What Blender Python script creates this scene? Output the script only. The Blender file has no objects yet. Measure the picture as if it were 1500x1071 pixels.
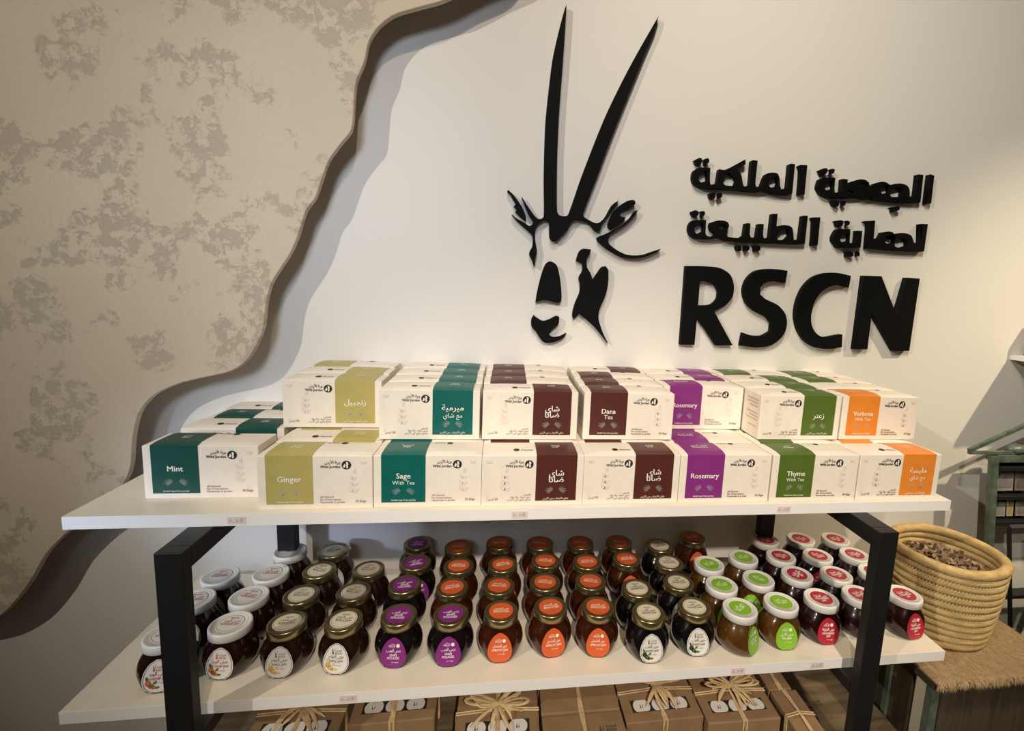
import bpy, bmesh, math, random
from mathutils import Vector, Matrix
random.seed(7)
SC = bpy.context.scene
COL = SC.collection

# ------------------------------------------------------------------ camera, world, lights, exposure
# metres; x runs along the shelf, y towards the wall, z up; the top shelf's surface is z = 0
cam_d = bpy.data.cameras.new('camera'); cam = bpy.data.objects.new('camera', cam_d); COL.objects.link(cam)
RIGHT = Vector((0.98903218, -0.13971838, 0.04789695)); DOWN = Vector((0.02771636, -0.14295911, -0.98934043)); FWD = Vector((0.14507635, 0.97981706, -0.13751868))
mw = Matrix((RIGHT, -DOWN, -FWD)).transposed().to_4x4(); mw.translation = Vector((0.59306, -0.72078, 0.34755))
cam.matrix_world = mw
cam_d.sensor_width = 36; cam_d.sensor_fit = 'HORIZONTAL'; cam_d.lens = 710.44 / 1500 * 36
cam_d.shift_x = (750 - 838.29) / 1500; cam_d.shift_y = (519.06 - 535.5) / 1500
cam_d.clip_start = .02
SC.camera = cam
SC.view_settings.view_transform = 'Standard'; SC.view_settings.look = 'None'
SC.view_settings.gamma = 1; SC.view_settings.use_curve_mapping = False
SC.view_settings.exposure = 0.0

W = bpy.data.worlds.new('room_light'); SC.world = W; W.use_nodes = True
W.node_tree.nodes['Background'].inputs[0].default_value = (1.0, .70, .52, 1)
W.node_tree.nodes['Background'].inputs[1].default_value = .04

def lamp(name, kind, loc, target, power, color, size=.05, angle=60, blend=.6):
    d = bpy.data.lights.new(name, kind); o = bpy.data.objects.new(name, d); COL.objects.link(o)
    d.energy = power; d.color = color
    if kind == 'AREA': d.shape = 'RECTANGLE'; d.size, d.size_y = size
    else: d.shadow_soft_size = size
    if kind == 'SPOT': d.spot_size = math.radians(angle); d.spot_blend = blend
    o.location = loc
    o.rotation_euler = (Vector(target) - Vector(loc)).to_track_quat('-Z', 'Y').to_euler()
    return o
lamp('ceiling_spot_key', 'SPOT', (-1.6, -1.75, 1.6), (.9, .25, .15), 146, (1.0, .96, .80), .02, 62, 1.0)
lamp('ceiling_spot_end', 'SPOT', (2.7, -.75, 1.8), (1.8, .33, -.1), 194, (1.0, .83, .56), .025, 36, 1.0)
lamp('front_fill_spot', 'SPOT', (.85, -2.1, 1.6), (.85, .1, -.35), 226, (1.0, .88, .74), .04, 36, 1.0)  # unseen fill added behind the camera to brighten labels and shelf fronts
lamp('wall_wash_fill', 'SPOT', (.3, -1.3, 1.75), (1.75, .33, .7), 94, (1.0, .98, .84), .025, 60, 1.0)  # fill added to wash the right of the wall, shadows falling rightwards
lamp('wall_wash_fill', 'SPOT', (.6, -.9, 1.9), (1.0, .33, .5), 42, (1.0, .80, .62), .03, 75, 1.0)  # second added fill, brightens the middle of the wall
lamp('window_daylight', 'SPOT', (.15, -2.3, 1.45), (.32, .33, .42), 172, (.77, .86, 1.0), .38, 26, 1.0)
lamp('window_daylight', 'SPOT', (-.9, -1.5, .38), (.14, .33, -.13), 86, (.58, .71, 1.0), .08, 15, 1.0)

# ------------------------------------------------------------------ outlines and positions in metres (x, z on the wall; x, y on the shelf)
LATIN = {"R":[[[0.9913,0.4053],[1.0363,0.4072],[1.0707,0.405],[1.0957,0.3922],[1.1076,0.3685],[1.107,0.344],[1.0916,0.3229],[1.0659,0.3087],[1.118,0.2324],[1.0784,0.2308],[1.0269,0.2956],[1.0261,0.2308],[0.9929,0.2301]],[[1.0266,0.3727],[1.0415,0.3742],[1.0636,0.3684],[1.0725,0.3524],[1.071,0.3358],[1.0572,0.323],[1.0269,0.3201]]],"S":[[[1.2338,0.4075],[1.2317,0.3794],[1.2095,0.3824],[1.1827,0.3783],[1.1708,0.3654],[1.1732,0.3511],[1.1867,0.3414],[1.2196,0.3283],[1.2401,0.3082],[1.2467,0.2831],[1.2371,0.2552],[1.2121,0.2353],[1.1765,0.2291],[1.1374,0.2324],[1.1405,0.2623],[1.1606,0.2568],[1.1887,0.2567],[1.2082,0.2676],[1.2083,0.2869],[1.1936,0.3014],[1.1648,0.3129],[1.1425,0.3306],[1.1321,0.3572],[1.1371,0.3823],[1.1545,0.4015],[1.1798,0.4087],[1.2103,0.4095]]],"C":[[[1.3937,0.4041],[1.3919,0.3771],[1.3701,0.3811],[1.3461,0.3778],[1.3247,0.3643],[1.3094,0.3405],[1.3048,0.3107],[1.3094,0.2854],[1.3234,0.2667],[1.3441,0.2586],[1.3714,0.2632],[1.3902,0.2668],[1.3934,0.2365],[1.3609,0.2311],[1.325,0.234],[1.297,0.2493],[1.2768,0.2743],[1.2662,0.304],[1.2667,0.3381],[1.2787,0.3725],[1.3008,0.3966],[1.3304,0.4076],[1.3604,0.409]]],"N":[[[1.4268,0.4064],[1.4727,0.4072],[1.5249,0.3195],[1.5397,0.4074],[1.5743,0.4068],[1.5741,0.233],[1.5321,0.2311],[1.4602,0.3212],[1.4611,0.2332],[1.4262,0.2323]]]}
WORDS = [{"body":[[[[1.0072,0.6152],[1.0288,0.616],[1.0304,0.5868],[1.033,0.5813],[1.0465,0.585],[1.0489,0.615],[1.0507,0.6149],[1.0633,0.615],[1.107,0.6403],[1.1085,0.63],[1.0902,0.619],[1.0996,0.6093],[1.1072,0.5869],[1.1108,0.5833],[1.1227,0.5869],[1.1222,0.6392],[1.1261,0.64],[1.1357,0.6398],[1.1356,0.5909],[1.1389,0.5844],[1.1503,0.589],[1.1545,0.6048],[1.1601,0.6145],[1.1756,0.6181],[1.1856,0.616],[1.191,0.6068],[1.1938,0.5915],[1.1979,0.584],[1.2119,0.5887],[1.2115,0.6388],[1.2142,0.6399],[1.224,0.6399],[1.225,0.5772],[1.2168,0.5736],[1.1861,0.5734],[1.1702,0.5754],[1.1553,0.5777],[1.1419,0.5745],[1.0997,0.5746],[1.0573,0.5745],[1.016,0.5736],[1.0019,0.5768],[0.9929,0.5848],[0.9902,0.5961],[0.9921,0.6066],[0.9972,0.6116]],[[1.0091,0.605],[1.022,0.611],[1.0239,0.5891],[1.0109,0.5843],[1.0044,0.5886],[1.0041,0.5989]],[[1.0701,0.6094],[1.0818,0.6051],[1.0914,0.5943],[1.0865,0.5824],[1.0664,0.5828],[1.0614,0.5863],[1.0613,0.6025]],[[1.1706,0.6052],[1.1862,0.6104],[1.1889,0.5998],[1.1863,0.589],[1.1717,0.5859],[1.1667,0.5914],[1.1664,0.6001]]],[[[1.2348,0.6377],[1.2362,0.639],[1.2536,0.6398],[1.2548,0.5774],[1.2423,0.5761],[1.2398,0.6293]]]],"dots":[[[0.995,0.6278],[0.9922,0.6294],[1.0024,0.6345],[1.008,0.6331],[1.009,0.6275],[1.0056,0.6207],[0.9992,0.621],[0.9962,0.6232]],[[1.0157,0.6314],[1.0131,0.6328],[1.0208,0.6354],[1.0246,0.6326],[1.0243,0.6269],[1.018,0.6219],[1.0164,0.6239]],[[1.0334,0.5599],[1.0311,0.5627],[1.0407,0.5662],[1.0456,0.5631],[1.0458,0.5564],[1.042,0.5517],[1.0375,0.5524],[1.0344,0.5551]],[[1.0535,0.5623],[1.0519,0.5651],[1.0575,0.5663],[1.0611,0.5633],[1.0604,0.5575],[1.0521,0.5523],[1.0542,0.5555]]]},{"body":[[[[1.3053,0.6176],[1.3248,0.6185],[1.3264,0.5906],[1.3309,0.585],[1.3441,0.5916],[1.3428,0.6176],[1.3434,0.6176],[1.3559,0.6176],[1.3564,0.6087],[1.3711,0.6154],[1.3885,0.6201],[1.4025,0.6186],[1.4105,0.6108],[1.4125,0.605],[1.4264,0.6146],[1.4438,0.6193],[1.4558,0.6172],[1.4623,0.6127],[1.4745,0.6167],[1.4906,0.6185],[1.5051,0.616],[1.5134,0.6085],[1.5175,0.5905],[1.5331,0.5963],[1.5317,0.6413],[1.5316,0.6422],[1.5446,0.6422],[1.547,0.5804],[1.5136,0.5778],[1.4794,0.5777],[1.4336,0.5777],[1.421,0.5797],[1.4035,0.5776],[1.3911,0.5806],[1.3625,0.5773],[1.3295,0.5761],[1.3053,0.5771],[1.2931,0.5838],[1.2855,0.5942],[1.286,0.6042],[1.2889,0.613],[1.2944,0.6154]],[[1.3032,0.6076],[1.3215,0.6133],[1.3239,0.5951],[1.3055,0.59],[1.3015,0.5947]],[[1.4668,0.606],[1.4903,0.6096],[1.4985,0.603],[1.4976,0.5898],[1.4709,0.5871],[1.4673,0.5909]],[[1.3583,0.5949],[1.3776,0.5941],[1.374,0.5885],[1.3603,0.5861]],[[1.4431,0.6093],[1.4623,0.614],[1.4653,0.5975],[1.4456,0.5924],[1.4411,0.5991]],[[1.3874,0.612],[1.4082,0.6155],[1.4102,0.6096],[1.3933,0.6025],[1.3884,0.6051]]],[[[1.5624,0.6448],[1.5732,0.6424],[1.5753,0.5803],[1.5637,0.5798]]]],"dots":[[[1.289,0.6293],[1.2849,0.6318],[1.296,0.637],[1.3028,0.636],[1.3041,0.6312],[1.299,0.623],[1.2907,0.6232],[1.2899,0.6264]],[[1.3155,0.6363],[1.3128,0.6368],[1.3197,0.6354],[1.3198,0.6295],[1.3132,0.6251],[1.3162,0.6274]],[[1.3275,0.5652],[1.3228,0.5682],[1.3319,0.5695],[1.3407,0.5678],[1.3414,0.5598],[1.3381,0.5564],[1.3306,0.5593]],[[1.3529,0.569],[1.35,0.5698],[1.3569,0.5689],[1.3578,0.563],[1.3527,0.5586],[1.3536,0.5609]],[[1.4811,0.5616],[1.4752,0.5648],[1.4892,0.5681],[1.496,0.5666],[1.4951,0.5604],[1.4863,0.5561],[1.4809,0.5557]]]},{"body":[[[[1.0109,0.5058],[1.0293,0.5066],[1.0299,0.4792],[1.0335,0.473],[1.0441,0.4715],[1.0536,0.4778],[1.0406,0.49],[1.0393,0.4965],[1.0411,0.5019],[1.0548,0.507],[1.0687,0.5079],[1.0795,0.505],[1.0832,0.4977],[1.081,0.4889],[1.0786,0.4779],[1.0837,0.4739],[1.1097,0.4733],[1.1202,0.4797],[1.1216,0.5051],[1.1253,0.5062],[1.1329,0.5059],[1.1339,0.4813],[1.1381,0.4751],[1.1506,0.4783],[1.1524,0.506],[1.1538,0.5066],[1.1646,0.5066],[1.1657,0.4811],[1.1693,0.4748],[1.1817,0.4791],[1.1825,0.53],[1.1848,0.5303],[1.1948,0.531],[1.1955,0.5038],[1.2115,0.5075],[1.2262,0.5069],[1.2341,0.5019],[1.2383,0.4878],[1.2408,0.4769],[1.2552,0.478],[1.2562,0.5305],[1.2575,0.5313],[1.2685,0.5316],[1.2688,0.4697],[1.2501,0.4677],[1.2092,0.4665],[1.1371,0.4656],[1.0786,0.4655],[1.064,0.4701],[1.0465,0.4666],[1.0086,0.4657],[0.9978,0.471],[0.9911,0.4815],[0.9913,0.4934],[0.9959,0.5015],[1.0018,0.5046]],[[1.0105,0.4972],[1.0233,0.5002],[1.0242,0.4825],[1.0113,0.4755],[1.0051,0.4798],[1.0032,0.4893]],[[1.0569,0.497],[1.0751,0.4999],[1.0781,0.4935],[1.0659,0.4879],[1.0596,0.4929]],[[1.2036,0.4923],[1.2125,0.4994],[1.2265,0.4997],[1.2293,0.4865],[1.2181,0.4757],[1.2008,0.4745],[1.1976,0.4809]]],[[[1.2801,0.5288],[1.2823,0.5292],[1.2995,0.5304],[1.3008,0.4682],[1.2878,0.4675],[1.2851,0.5191]]]],"dots":[[[0.9954,0.5184],[0.9945,0.5224],[1.0023,0.5254],[1.0089,0.5237],[1.0109,0.5185],[1.0058,0.5118],[1.0,0.5129]],[[1.0178,0.5221],[1.0153,0.5243],[1.023,0.5247],[1.0253,0.5195],[1.0217,0.514],[1.0178,0.5141]],[[1.1062,0.4512],[1.1051,0.4565],[1.1137,0.4572],[1.1162,0.4562],[1.1178,0.4454],[1.1107,0.4445]],[[1.1245,0.4577],[1.1328,0.4577],[1.1365,0.4519],[1.1328,0.4462],[1.1268,0.4462]],[[1.1489,0.4526],[1.1465,0.458],[1.159,0.4592],[1.1626,0.4546],[1.1602,0.4478],[1.1507,0.4467]]]},{"body":[[[[1.3504,0.5082],[1.3776,0.509],[1.3795,0.4806],[1.3817,0.4767],[1.3955,0.481],[1.3953,0.5062],[1.3921,0.5068],[1.4081,0.5073],[1.4089,0.4694],[1.389,0.4684],[1.3537,0.4665],[1.3479,0.4716],[1.3383,0.4812],[1.3374,0.4905],[1.3419,0.501],[1.345,0.5063]],[[1.356,0.4976],[1.3771,0.5007],[1.3778,0.4836],[1.3608,0.4776],[1.3537,0.4846]]],[[[1.4161,0.5289],[1.4117,0.5296],[1.4375,0.5322],[1.4393,0.4916],[1.455,0.494],[1.4591,0.5035],[1.4597,0.5071],[1.4758,0.5101],[1.4867,0.5085],[1.4912,0.5041],[1.5038,0.5083],[1.5209,0.5088],[1.5345,0.5049],[1.5413,0.496],[1.5449,0.4877],[1.5617,0.4909],[1.5601,0.5327],[1.5559,0.5325],[1.5747,0.5334],[1.575,0.47],[1.5493,0.4687],[1.4963,0.4676],[1.4576,0.4687],[1.4255,0.4686],[1.4224,0.5237]],[[1.495,0.496],[1.5167,0.4975],[1.5267,0.4926],[1.5303,0.4814],[1.5117,0.4754],[1.4981,0.4765],[1.4951,0.4819]],[[1.472,0.5001],[1.4923,0.5038],[1.4954,0.4869],[1.476,0.4808],[1.4699,0.486]]]],"dots":[[[1.3437,0.5214],[1.3383,0.5253],[1.3519,0.5274],[1.357,0.525],[1.3575,0.5169],[1.3546,0.5141],[1.3449,0.515]],[[1.3702,0.5259],[1.3663,0.5275],[1.3733,0.5252],[1.3736,0.5197],[1.3689,0.5163],[1.371,0.5186]],[[1.3781,0.4536],[1.3749,0.4586],[1.3841,0.4596],[1.3916,0.4581],[1.3934,0.4499],[1.3879,0.4473],[1.3784,0.4473]],[[1.4054,0.459],[1.4029,0.4603],[1.4083,0.4563],[1.4075,0.4497],[1.4068,0.4492]]]}]
ORYX = {"horns_and_brow":[[0.7021,0.9011],[0.7011,0.8478],[0.6992,0.786],[0.6965,0.7066],[0.6959,0.6265],[0.6973,0.5704],[0.7008,0.5024],[0.7066,0.4947],[0.7196,0.4943],[0.7258,0.4998],[0.7492,0.5757],[0.7908,0.6943],[0.8242,0.7711],[0.8518,0.8277],[0.8763,0.8742],[0.8915,0.9025],[0.8848,0.8751],[0.8687,0.8327],[0.8509,0.7828],[0.8273,0.7165],[0.8005,0.6387],[0.7808,0.5769],[0.7556,0.5029],[0.7574,0.496],[0.768,0.4897],[0.783,0.4841],[0.7918,0.4857],[0.8033,0.4962],[0.8134,0.516],[0.8204,0.5267],[0.8316,0.5339],[0.827,0.5268],[0.8187,0.5151],[0.8088,0.4991],[0.7973,0.4828],[0.7951,0.4724],[0.7891,0.4669],[0.7836,0.4687],[0.775,0.4778],[0.7637,0.4858],[0.7415,0.4883],[0.7319,0.4817],[0.7233,0.4657],[0.7072,0.4464],[0.6989,0.4406],[0.6915,0.4427],[0.6871,0.45],[0.6854,0.4775],[0.6824,0.4838],[0.6728,0.4829],[0.6619,0.4749],[0.656,0.4631],[0.6567,0.4434],[0.6617,0.4177],[0.6583,0.4012],[0.6585,0.3889],[0.6566,0.3868],[0.6524,0.3994],[0.6461,0.4102],[0.6466,0.4173],[0.6521,0.4291],[0.6511,0.4499],[0.6455,0.4556],[0.634,0.4651],[0.6185,0.4774],[0.607,0.4898],[0.6077,0.4901],[0.6159,0.4831],[0.633,0.4753],[0.6432,0.4696],[0.6498,0.4722],[0.6513,0.4795],[0.6423,0.4931],[0.6324,0.5124],[0.6257,0.5267],[0.6276,0.5243],[0.639,0.509],[0.6528,0.4919],[0.6623,0.4844],[0.6707,0.4868],[0.6738,0.4933],[0.6704,0.57],[0.6695,0.6739],[0.6734,0.7373],[0.6791,0.7997],[0.6885,0.8495],[0.6982,0.89]],"inner_ear":[[0.5962,0.5362],[0.5983,0.5381],[0.6073,0.5308],[0.6186,0.5183],[0.6283,0.5047],[0.6362,0.4872],[0.6368,0.481],[0.6344,0.4798],[0.6258,0.4856],[0.6152,0.4949],[0.6139,0.4956],[0.6167,0.4995],[0.6131,0.5047],[0.6103,0.5061],[0.6139,0.512],[0.6079,0.5215],[0.6021,0.531],[0.5974,0.5337]],"inner_ear#2":[[0.8133,0.4768],[0.8115,0.4819],[0.8139,0.4924],[0.8226,0.5113],[0.8349,0.5242],[0.8483,0.5334],[0.8608,0.5372],[0.8663,0.5355],[0.8676,0.5296],[0.8634,0.5254],[0.852,0.5196],[0.8429,0.5163],[0.837,0.5121],[0.8354,0.5077],[0.8376,0.5018],[0.845,0.5006],[0.849,0.5],[0.8402,0.4899],[0.8262,0.4812],[0.8147,0.4748]],"ear_and_neck_line":[[0.7891,0.4525],[0.7909,0.4558],[0.8056,0.4627],[0.8233,0.4725],[0.8416,0.4836],[0.8581,0.4999],[0.8677,0.5142],[0.8734,0.5175],[0.8716,0.511],[0.8582,0.4937],[0.8409,0.4787],[0.8251,0.4691],[0.8165,0.4616],[0.8131,0.4527],[0.8148,0.4441],[0.8254,0.4352],[0.8405,0.4273],[0.8555,0.4223],[0.874,0.4216],[0.8925,0.4244],[0.9113,0.4315],[0.9307,0.4387],[0.9298,0.4368],[0.9146,0.4271],[0.8928,0.4184],[0.872,0.4152],[0.8473,0.4168],[0.8294,0.4231],[0.8085,0.4343],[0.7931,0.4457]],"face_blaze":[[0.6909,0.399],[0.7046,0.3915],[0.7135,0.3619],[0.7181,0.328],[0.7176,0.3146],[0.71,0.3116],[0.6867,0.316],[0.6752,0.3155],[0.6632,0.3109],[0.6644,0.3253],[0.6692,0.3523],[0.6758,0.3792],[0.6825,0.3945]],"cheek":[[0.7464,0.4038],[0.7513,0.4211],[0.7584,0.4289],[0.777,0.4285],[0.7737,0.4178],[0.7691,0.41],[0.7701,0.3913],[0.7785,0.3785],[0.7844,0.3647],[0.7949,0.3815],[0.8032,0.3934],[0.8109,0.3953],[0.8173,0.3862],[0.818,0.3556],[0.8128,0.3284],[0.8025,0.3009],[0.8016,0.2814],[0.8134,0.2504],[0.8268,0.2271],[0.8223,0.2319],[0.7965,0.2608],[0.7713,0.2816],[0.7584,0.2913],[0.7465,0.2785],[0.7441,0.2899],[0.7489,0.3135],[0.7576,0.3372],[0.7575,0.3546],[0.7541,0.3679],[0.7612,0.3836],[0.7604,0.3989]],"muzzle":[[0.6555,0.2748],[0.6602,0.2835],[0.6674,0.2779],[0.68,0.2719],[0.6936,0.2755],[0.7089,0.2839],[0.7152,0.2819],[0.7139,0.2664],[0.7008,0.2543],[0.6927,0.2444],[0.703,0.2374],[0.7188,0.2398],[0.7324,0.2469],[0.725,0.2357],[0.7059,0.2265],[0.6865,0.2247],[0.6766,0.2322],[0.6664,0.2473],[0.6567,0.258]]}
PANEL = [[0.6052,0.9449],[0.5315,0.895],[0.473,0.8589],[0.4221,0.8389],[0.3836,0.8228],[0.3573,0.8013],[0.3393,0.7739],[0.3306,0.7381],[0.3159,0.7014],[0.3119,0.6656],[0.3064,0.6171],[0.288,0.5914],[0.2658,0.5591],[0.2531,0.5251],[0.2403,0.4896],[0.2228,0.4635],[0.2084,0.4187],[0.193,0.3837],[0.174,0.3534],[0.1587,0.327],[0.1477,0.2878],[0.1412,0.2419],[0.1279,0.2085],[0.1071,0.1748],[0.0761,0.154],[0.0337,0.1425],[-0.0143,0.1282],[-0.0565,0.105],[-0.0831,0.0714],[-0.0967,0.0245],[-0.1072,-0.0435],[-0.134,-0.0915],[-0.1716,-0.1256],[-0.2161,-0.1608],[-0.2604,-0.2086],[-0.293,-0.2654],[-0.3244,-0.3083],[-0.351,-0.3357],[-0.3992,-0.3646],[-0.4563,-0.3755]]
JARS = {"rosehip":[[[0.097,0.0356],[0.1777,0.0531]],[[0.0874,0.1201],[0.1717,0.1233]],[[0.092,0.1887],[0.1771,0.1919]],[[0.1802,0.2674]]],"apple":[[[0.2632,0.0489],[0.3499,0.0487]],[[0.2575,0.121],[0.3437,0.1237]],[[0.2614,0.1953],[0.3514,0.1928]],[[0.2647,0.2651]]],"molasses":[[[0.4358,0.0545],[0.5213,0.0501]],[[0.429,0.139]],[[0.4362,0.2112]],[[0.428,0.2839]]],"apricot":[[[0.6053,0.0517],[0.6916,0.0562],[0.7751,0.05]],[[0.5159,0.1248],[0.6012,0.1238],[0.688,0.1287],[0.7753,0.1262]],[[0.5215,0.1939],[0.6081,0.1933],[0.6948,0.2015],[0.78,0.1921],[0.8652,0.1977]],[[0.5153,0.265],[0.6014,0.276],[0.6882,0.2695],[0.7774,0.2663],[0.8651,0.2656],[1.041,0.2768]]],"grapes":[[[0.8613,0.0291],[0.9489,0.0373]],[[0.8596,0.0981],[0.9468,0.1113]],[[0.9508,0.1793]],[[0.9521,0.2454]]],"fig":[[[1.0316,0.028],[1.1176,0.0384]],[[1.0288,0.0972],[1.1132,0.1112]],[[1.0348,0.1681],[1.1213,0.1886]]],"strawberry":[[[1.2031,0.0442],[1.2869,0.0494],[1.3782,0.0432]],[[1.2029,0.1208],[1.2869,0.1155],[1.377,0.1186]],[[1.2087,0.1888],[1.2939,0.1851],[1.3827,0.1845]],[[1.2111,0.2576],[1.2995,0.2559],[1.3852,0.2514]]]}
# ------------------------------------------------------------------ materials
MATS = {}
def mat(name, col, rough=.5, metal=0, coat=0, noise=0, nscale=20, bump=0, bscale=60, spec=.5, col2=None, stretch=None, emit=None, sub=0):
    if name in MATS: return MATS[name]
    m = bpy.data.materials.new(name); m.use_nodes = True; nt = m.node_tree; b = nt.nodes['Principled BSDF']
    b.inputs['Base Color'].default_value = (*col, 1); b.inputs['Roughness'].default_value = rough
    b.inputs['Metallic'].default_value = metal; b.inputs['Coat Weight'].default_value = coat; b.inputs['Coat Roughness'].default_value = .04
    b.inputs['Specular IOR Level'].default_value = spec
    tc = nt.nodes.new('ShaderNodeTexCoord'); src = tc.outputs['Object']
    if stretch:
        mp = nt.nodes.new('ShaderNodeMapping'); mp.inputs['Scale'].default_value = stretch; nt.links.new(src, mp.inputs[0]); src = mp.outputs[0]
    if noise or col2:
        n = nt.nodes.new('ShaderNodeTexNoise'); n.inputs['Scale'].default_value = nscale; n.inputs['Detail'].default_value = 5
        nt.links.new(src, n.inputs['Vector'])
        r = nt.nodes.new('ShaderNodeMapRange'); r.inputs[1].default_value = .3; r.inputs[2].default_value = .7
        nt.links.new(n.outputs['Fac'], r.inputs[0])
        mx = nt.nodes.new('ShaderNodeMix'); mx.data_type = 'RGBA'
        mx.inputs[6].default_value = (*[max(0, c * (1 - noise)) for c in col], 1)
        mx.inputs[7].default_value = (*(col2 if col2 else [min(1, c * (1 + noise)) for c in col]), 1)
        nt.links.new(r.outputs[0], mx.inputs[0]); nt.links.new(mx.outputs[2], b.inputs['Base Color'])
    if bump:
        n2 = nt.nodes.new('ShaderNodeTexNoise'); n2.inputs['Scale'].default_value = bscale; n2.inputs['Detail'].default_value = 6
        nt.links.new(src, n2.inputs['Vector'])
        bp = nt.nodes.new('ShaderNodeBump'); bp.inputs['Strength'].default_value = bump; bp.inputs['Distance'].default_value = .004
        nt.links.new(n2.outputs['Fac'], bp.inputs['Height']); nt.links.new(bp.outputs[0], b.inputs['Normal'])
    MATS[name] = m
    return m

def stucco():
    m = bpy.data.materials.new('trowelled_stucco'); m.use_nodes = True; nt = m.node_tree; N = nt.nodes; Lk = nt.links.new
    b = N['Principled BSDF']; b.inputs['Roughness'].default_value = .75
    tc = N.new('ShaderNodeTexCoord')
    def noise(scale, detail, rough, off, dist=0):
        mp = N.new('ShaderNodeMapping'); mp.inputs['Location'].default_value = (off, off * .7, off * 1.3); Lk(tc.outputs['Object'], mp.inputs[0])
        n = N.new('ShaderNodeTexNoise'); n.inputs['Scale'].default_value = scale; n.inputs['Detail'].default_value = detail
        n.inputs['Roughness'].default_value = rough; n.inputs['Distortion'].default_value = dist; Lk(mp.outputs[0], n.inputs['Vector']); return n.outputs['Fac']
    def rng(v, a, c, lo=0, hi=1):
        r = N.new('ShaderNodeMapRange'); r.inputs[1].default_value = a; r.inputs[2].default_value = c; r.inputs[3].default_value = lo; r.inputs[4].default_value = hi; Lk(v, r.inputs[0]); return r.outputs[0]
    def mul(a, c):
        x = N.new('ShaderNodeMath'); x.operation = 'MULTIPLY'; Lk(a, x.inputs[0]); Lk(c, x.inputs[1]); return x.outputs[0]
    def mix(f, a, c):
        x = N.new('ShaderNodeMix'); x.data_type = 'RGBA'; Lk(f, x.inputs[0])
        for i, v in ((6, a), (7, c)):
            if isinstance(v, tuple): x.inputs[i].default_value = (*v, 1)
            else: Lk(v, x.inputs[i])
        return x.outputs[2]
    big = rng(noise(8.5, 4, .6, 3.1), .495, .53)            # where the trowel left the coat open
    fine = rng(noise(40, 10, .76, 7.7, .2), .49, .53)
    pits = mul(big, fine)
    tone = rng(noise(4, 4, .5, 1.2), .3, .7)
    base = mix(tone, (.74, .625, .475), (.65, .545, .41))
    gr = rng(noise(260, 4, .7, .4), .3, .7)
    base2 = mix(rng(gr, 0, 1, 0, .6), base, (.60, .50, .38))
    colr = mix(rng(pits, 0, 1, 0, .85), base2, (.49, .405, .305))
    Lk(colr, b.inputs['Base Color'])
    h = N.new('ShaderNodeMath'); h.operation = 'MULTIPLY_ADD'; Lk(pits, h.inputs[0]); h.inputs[1].default_value = -1.0; Lk(rng(noise(120, 5, .6, 2), 0, 1, 0, .25), h.inputs[2])
    bp = N.new('ShaderNodeBump'); bp.inputs['Strength'].default_value = .35; bp.inputs['Distance'].default_value = .004; Lk(h.outputs[0], bp.inputs['Height']); Lk(bp.outputs[0], b.inputs['Normal'])
    return m

WHITE_WALL = mat('white_wall_paint', (.80, .765, .715), .7, bump=.05, bscale=180)
SHELF_WHITE = mat('white_laminate', (.89, .87, .845), .35, bump=.02, bscale=300)
BLACK_STEEL = mat('black_powder_coated_steel', (.008, .008, .008), .5, bump=.03, bscale=500)
BLACK_SIGN = mat('matt_black_acrylic', (.0035, .0035, .0035), .7, bump=.02, bscale=400, spec=.12)
CARTON = mat('cream_carton', (.87, .785, .675), .55, noise=.03, nscale=60, bump=.03, bscale=300)
INK = mat('black_ink', (.02, .017, .015), .6, noise=.05)
PALE_INK = mat('brown_ink', (.26, .19, .15), .6, noise=.05)
LEAF_INK = mat('pink_leaf_ink', (.72, .60, .52), .6, noise=.05)
WHITE_INK = mat('white_ink', (.90, .86, .78), .55, noise=.03)
GOLD = mat('gold_lacquered_tin', (.40, .33, .17), .27, metal=.9, noise=.05, bump=.02, bscale=90)
WHITE_LID = mat('white_lacquered_tin', (.78, .76, .73), .3, noise=.03)
KRAFT = mat('kraft_cardboard', (.27, .165, .082), .75, noise=.1, nscale=30, bump=.06, bscale=150)
RAFFIA = mat('raffia_straw', (.62, .44, .23), .6, noise=.2, nscale=80, bump=.2, bscale=250)
WOOD = mat('brown_oak_laminate', (.10, .068, .04), .5, col2=(.21, .15, .09), nscale=6, stretch=(1.2, 14, 14), bump=.05)
DARK_WOOD = mat('dark_brown_board', (.055, .04, .026), .55, col2=(.105, .078, .05), nscale=5, stretch=(14, 14, 1.2), bump=.06)
GREEN_METAL = mat('worn_green_metal', (.06, .08, .06), .5, metal=.2, col2=(.17, .22, .17), nscale=35, bump=.15)
STRAW = mat('golden_palm_straw', (.55, .38, .16), .6, noise=.22, nscale=45, stretch=(1, 1, 3), bump=.3, bscale=200)
FUR = mat('brown_goat_hair', (.26, .17, .09), .8, col2=(.45, .31, .18), nscale=60, stretch=(5, 1, 1), bump=.5, bscale=250)

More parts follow.
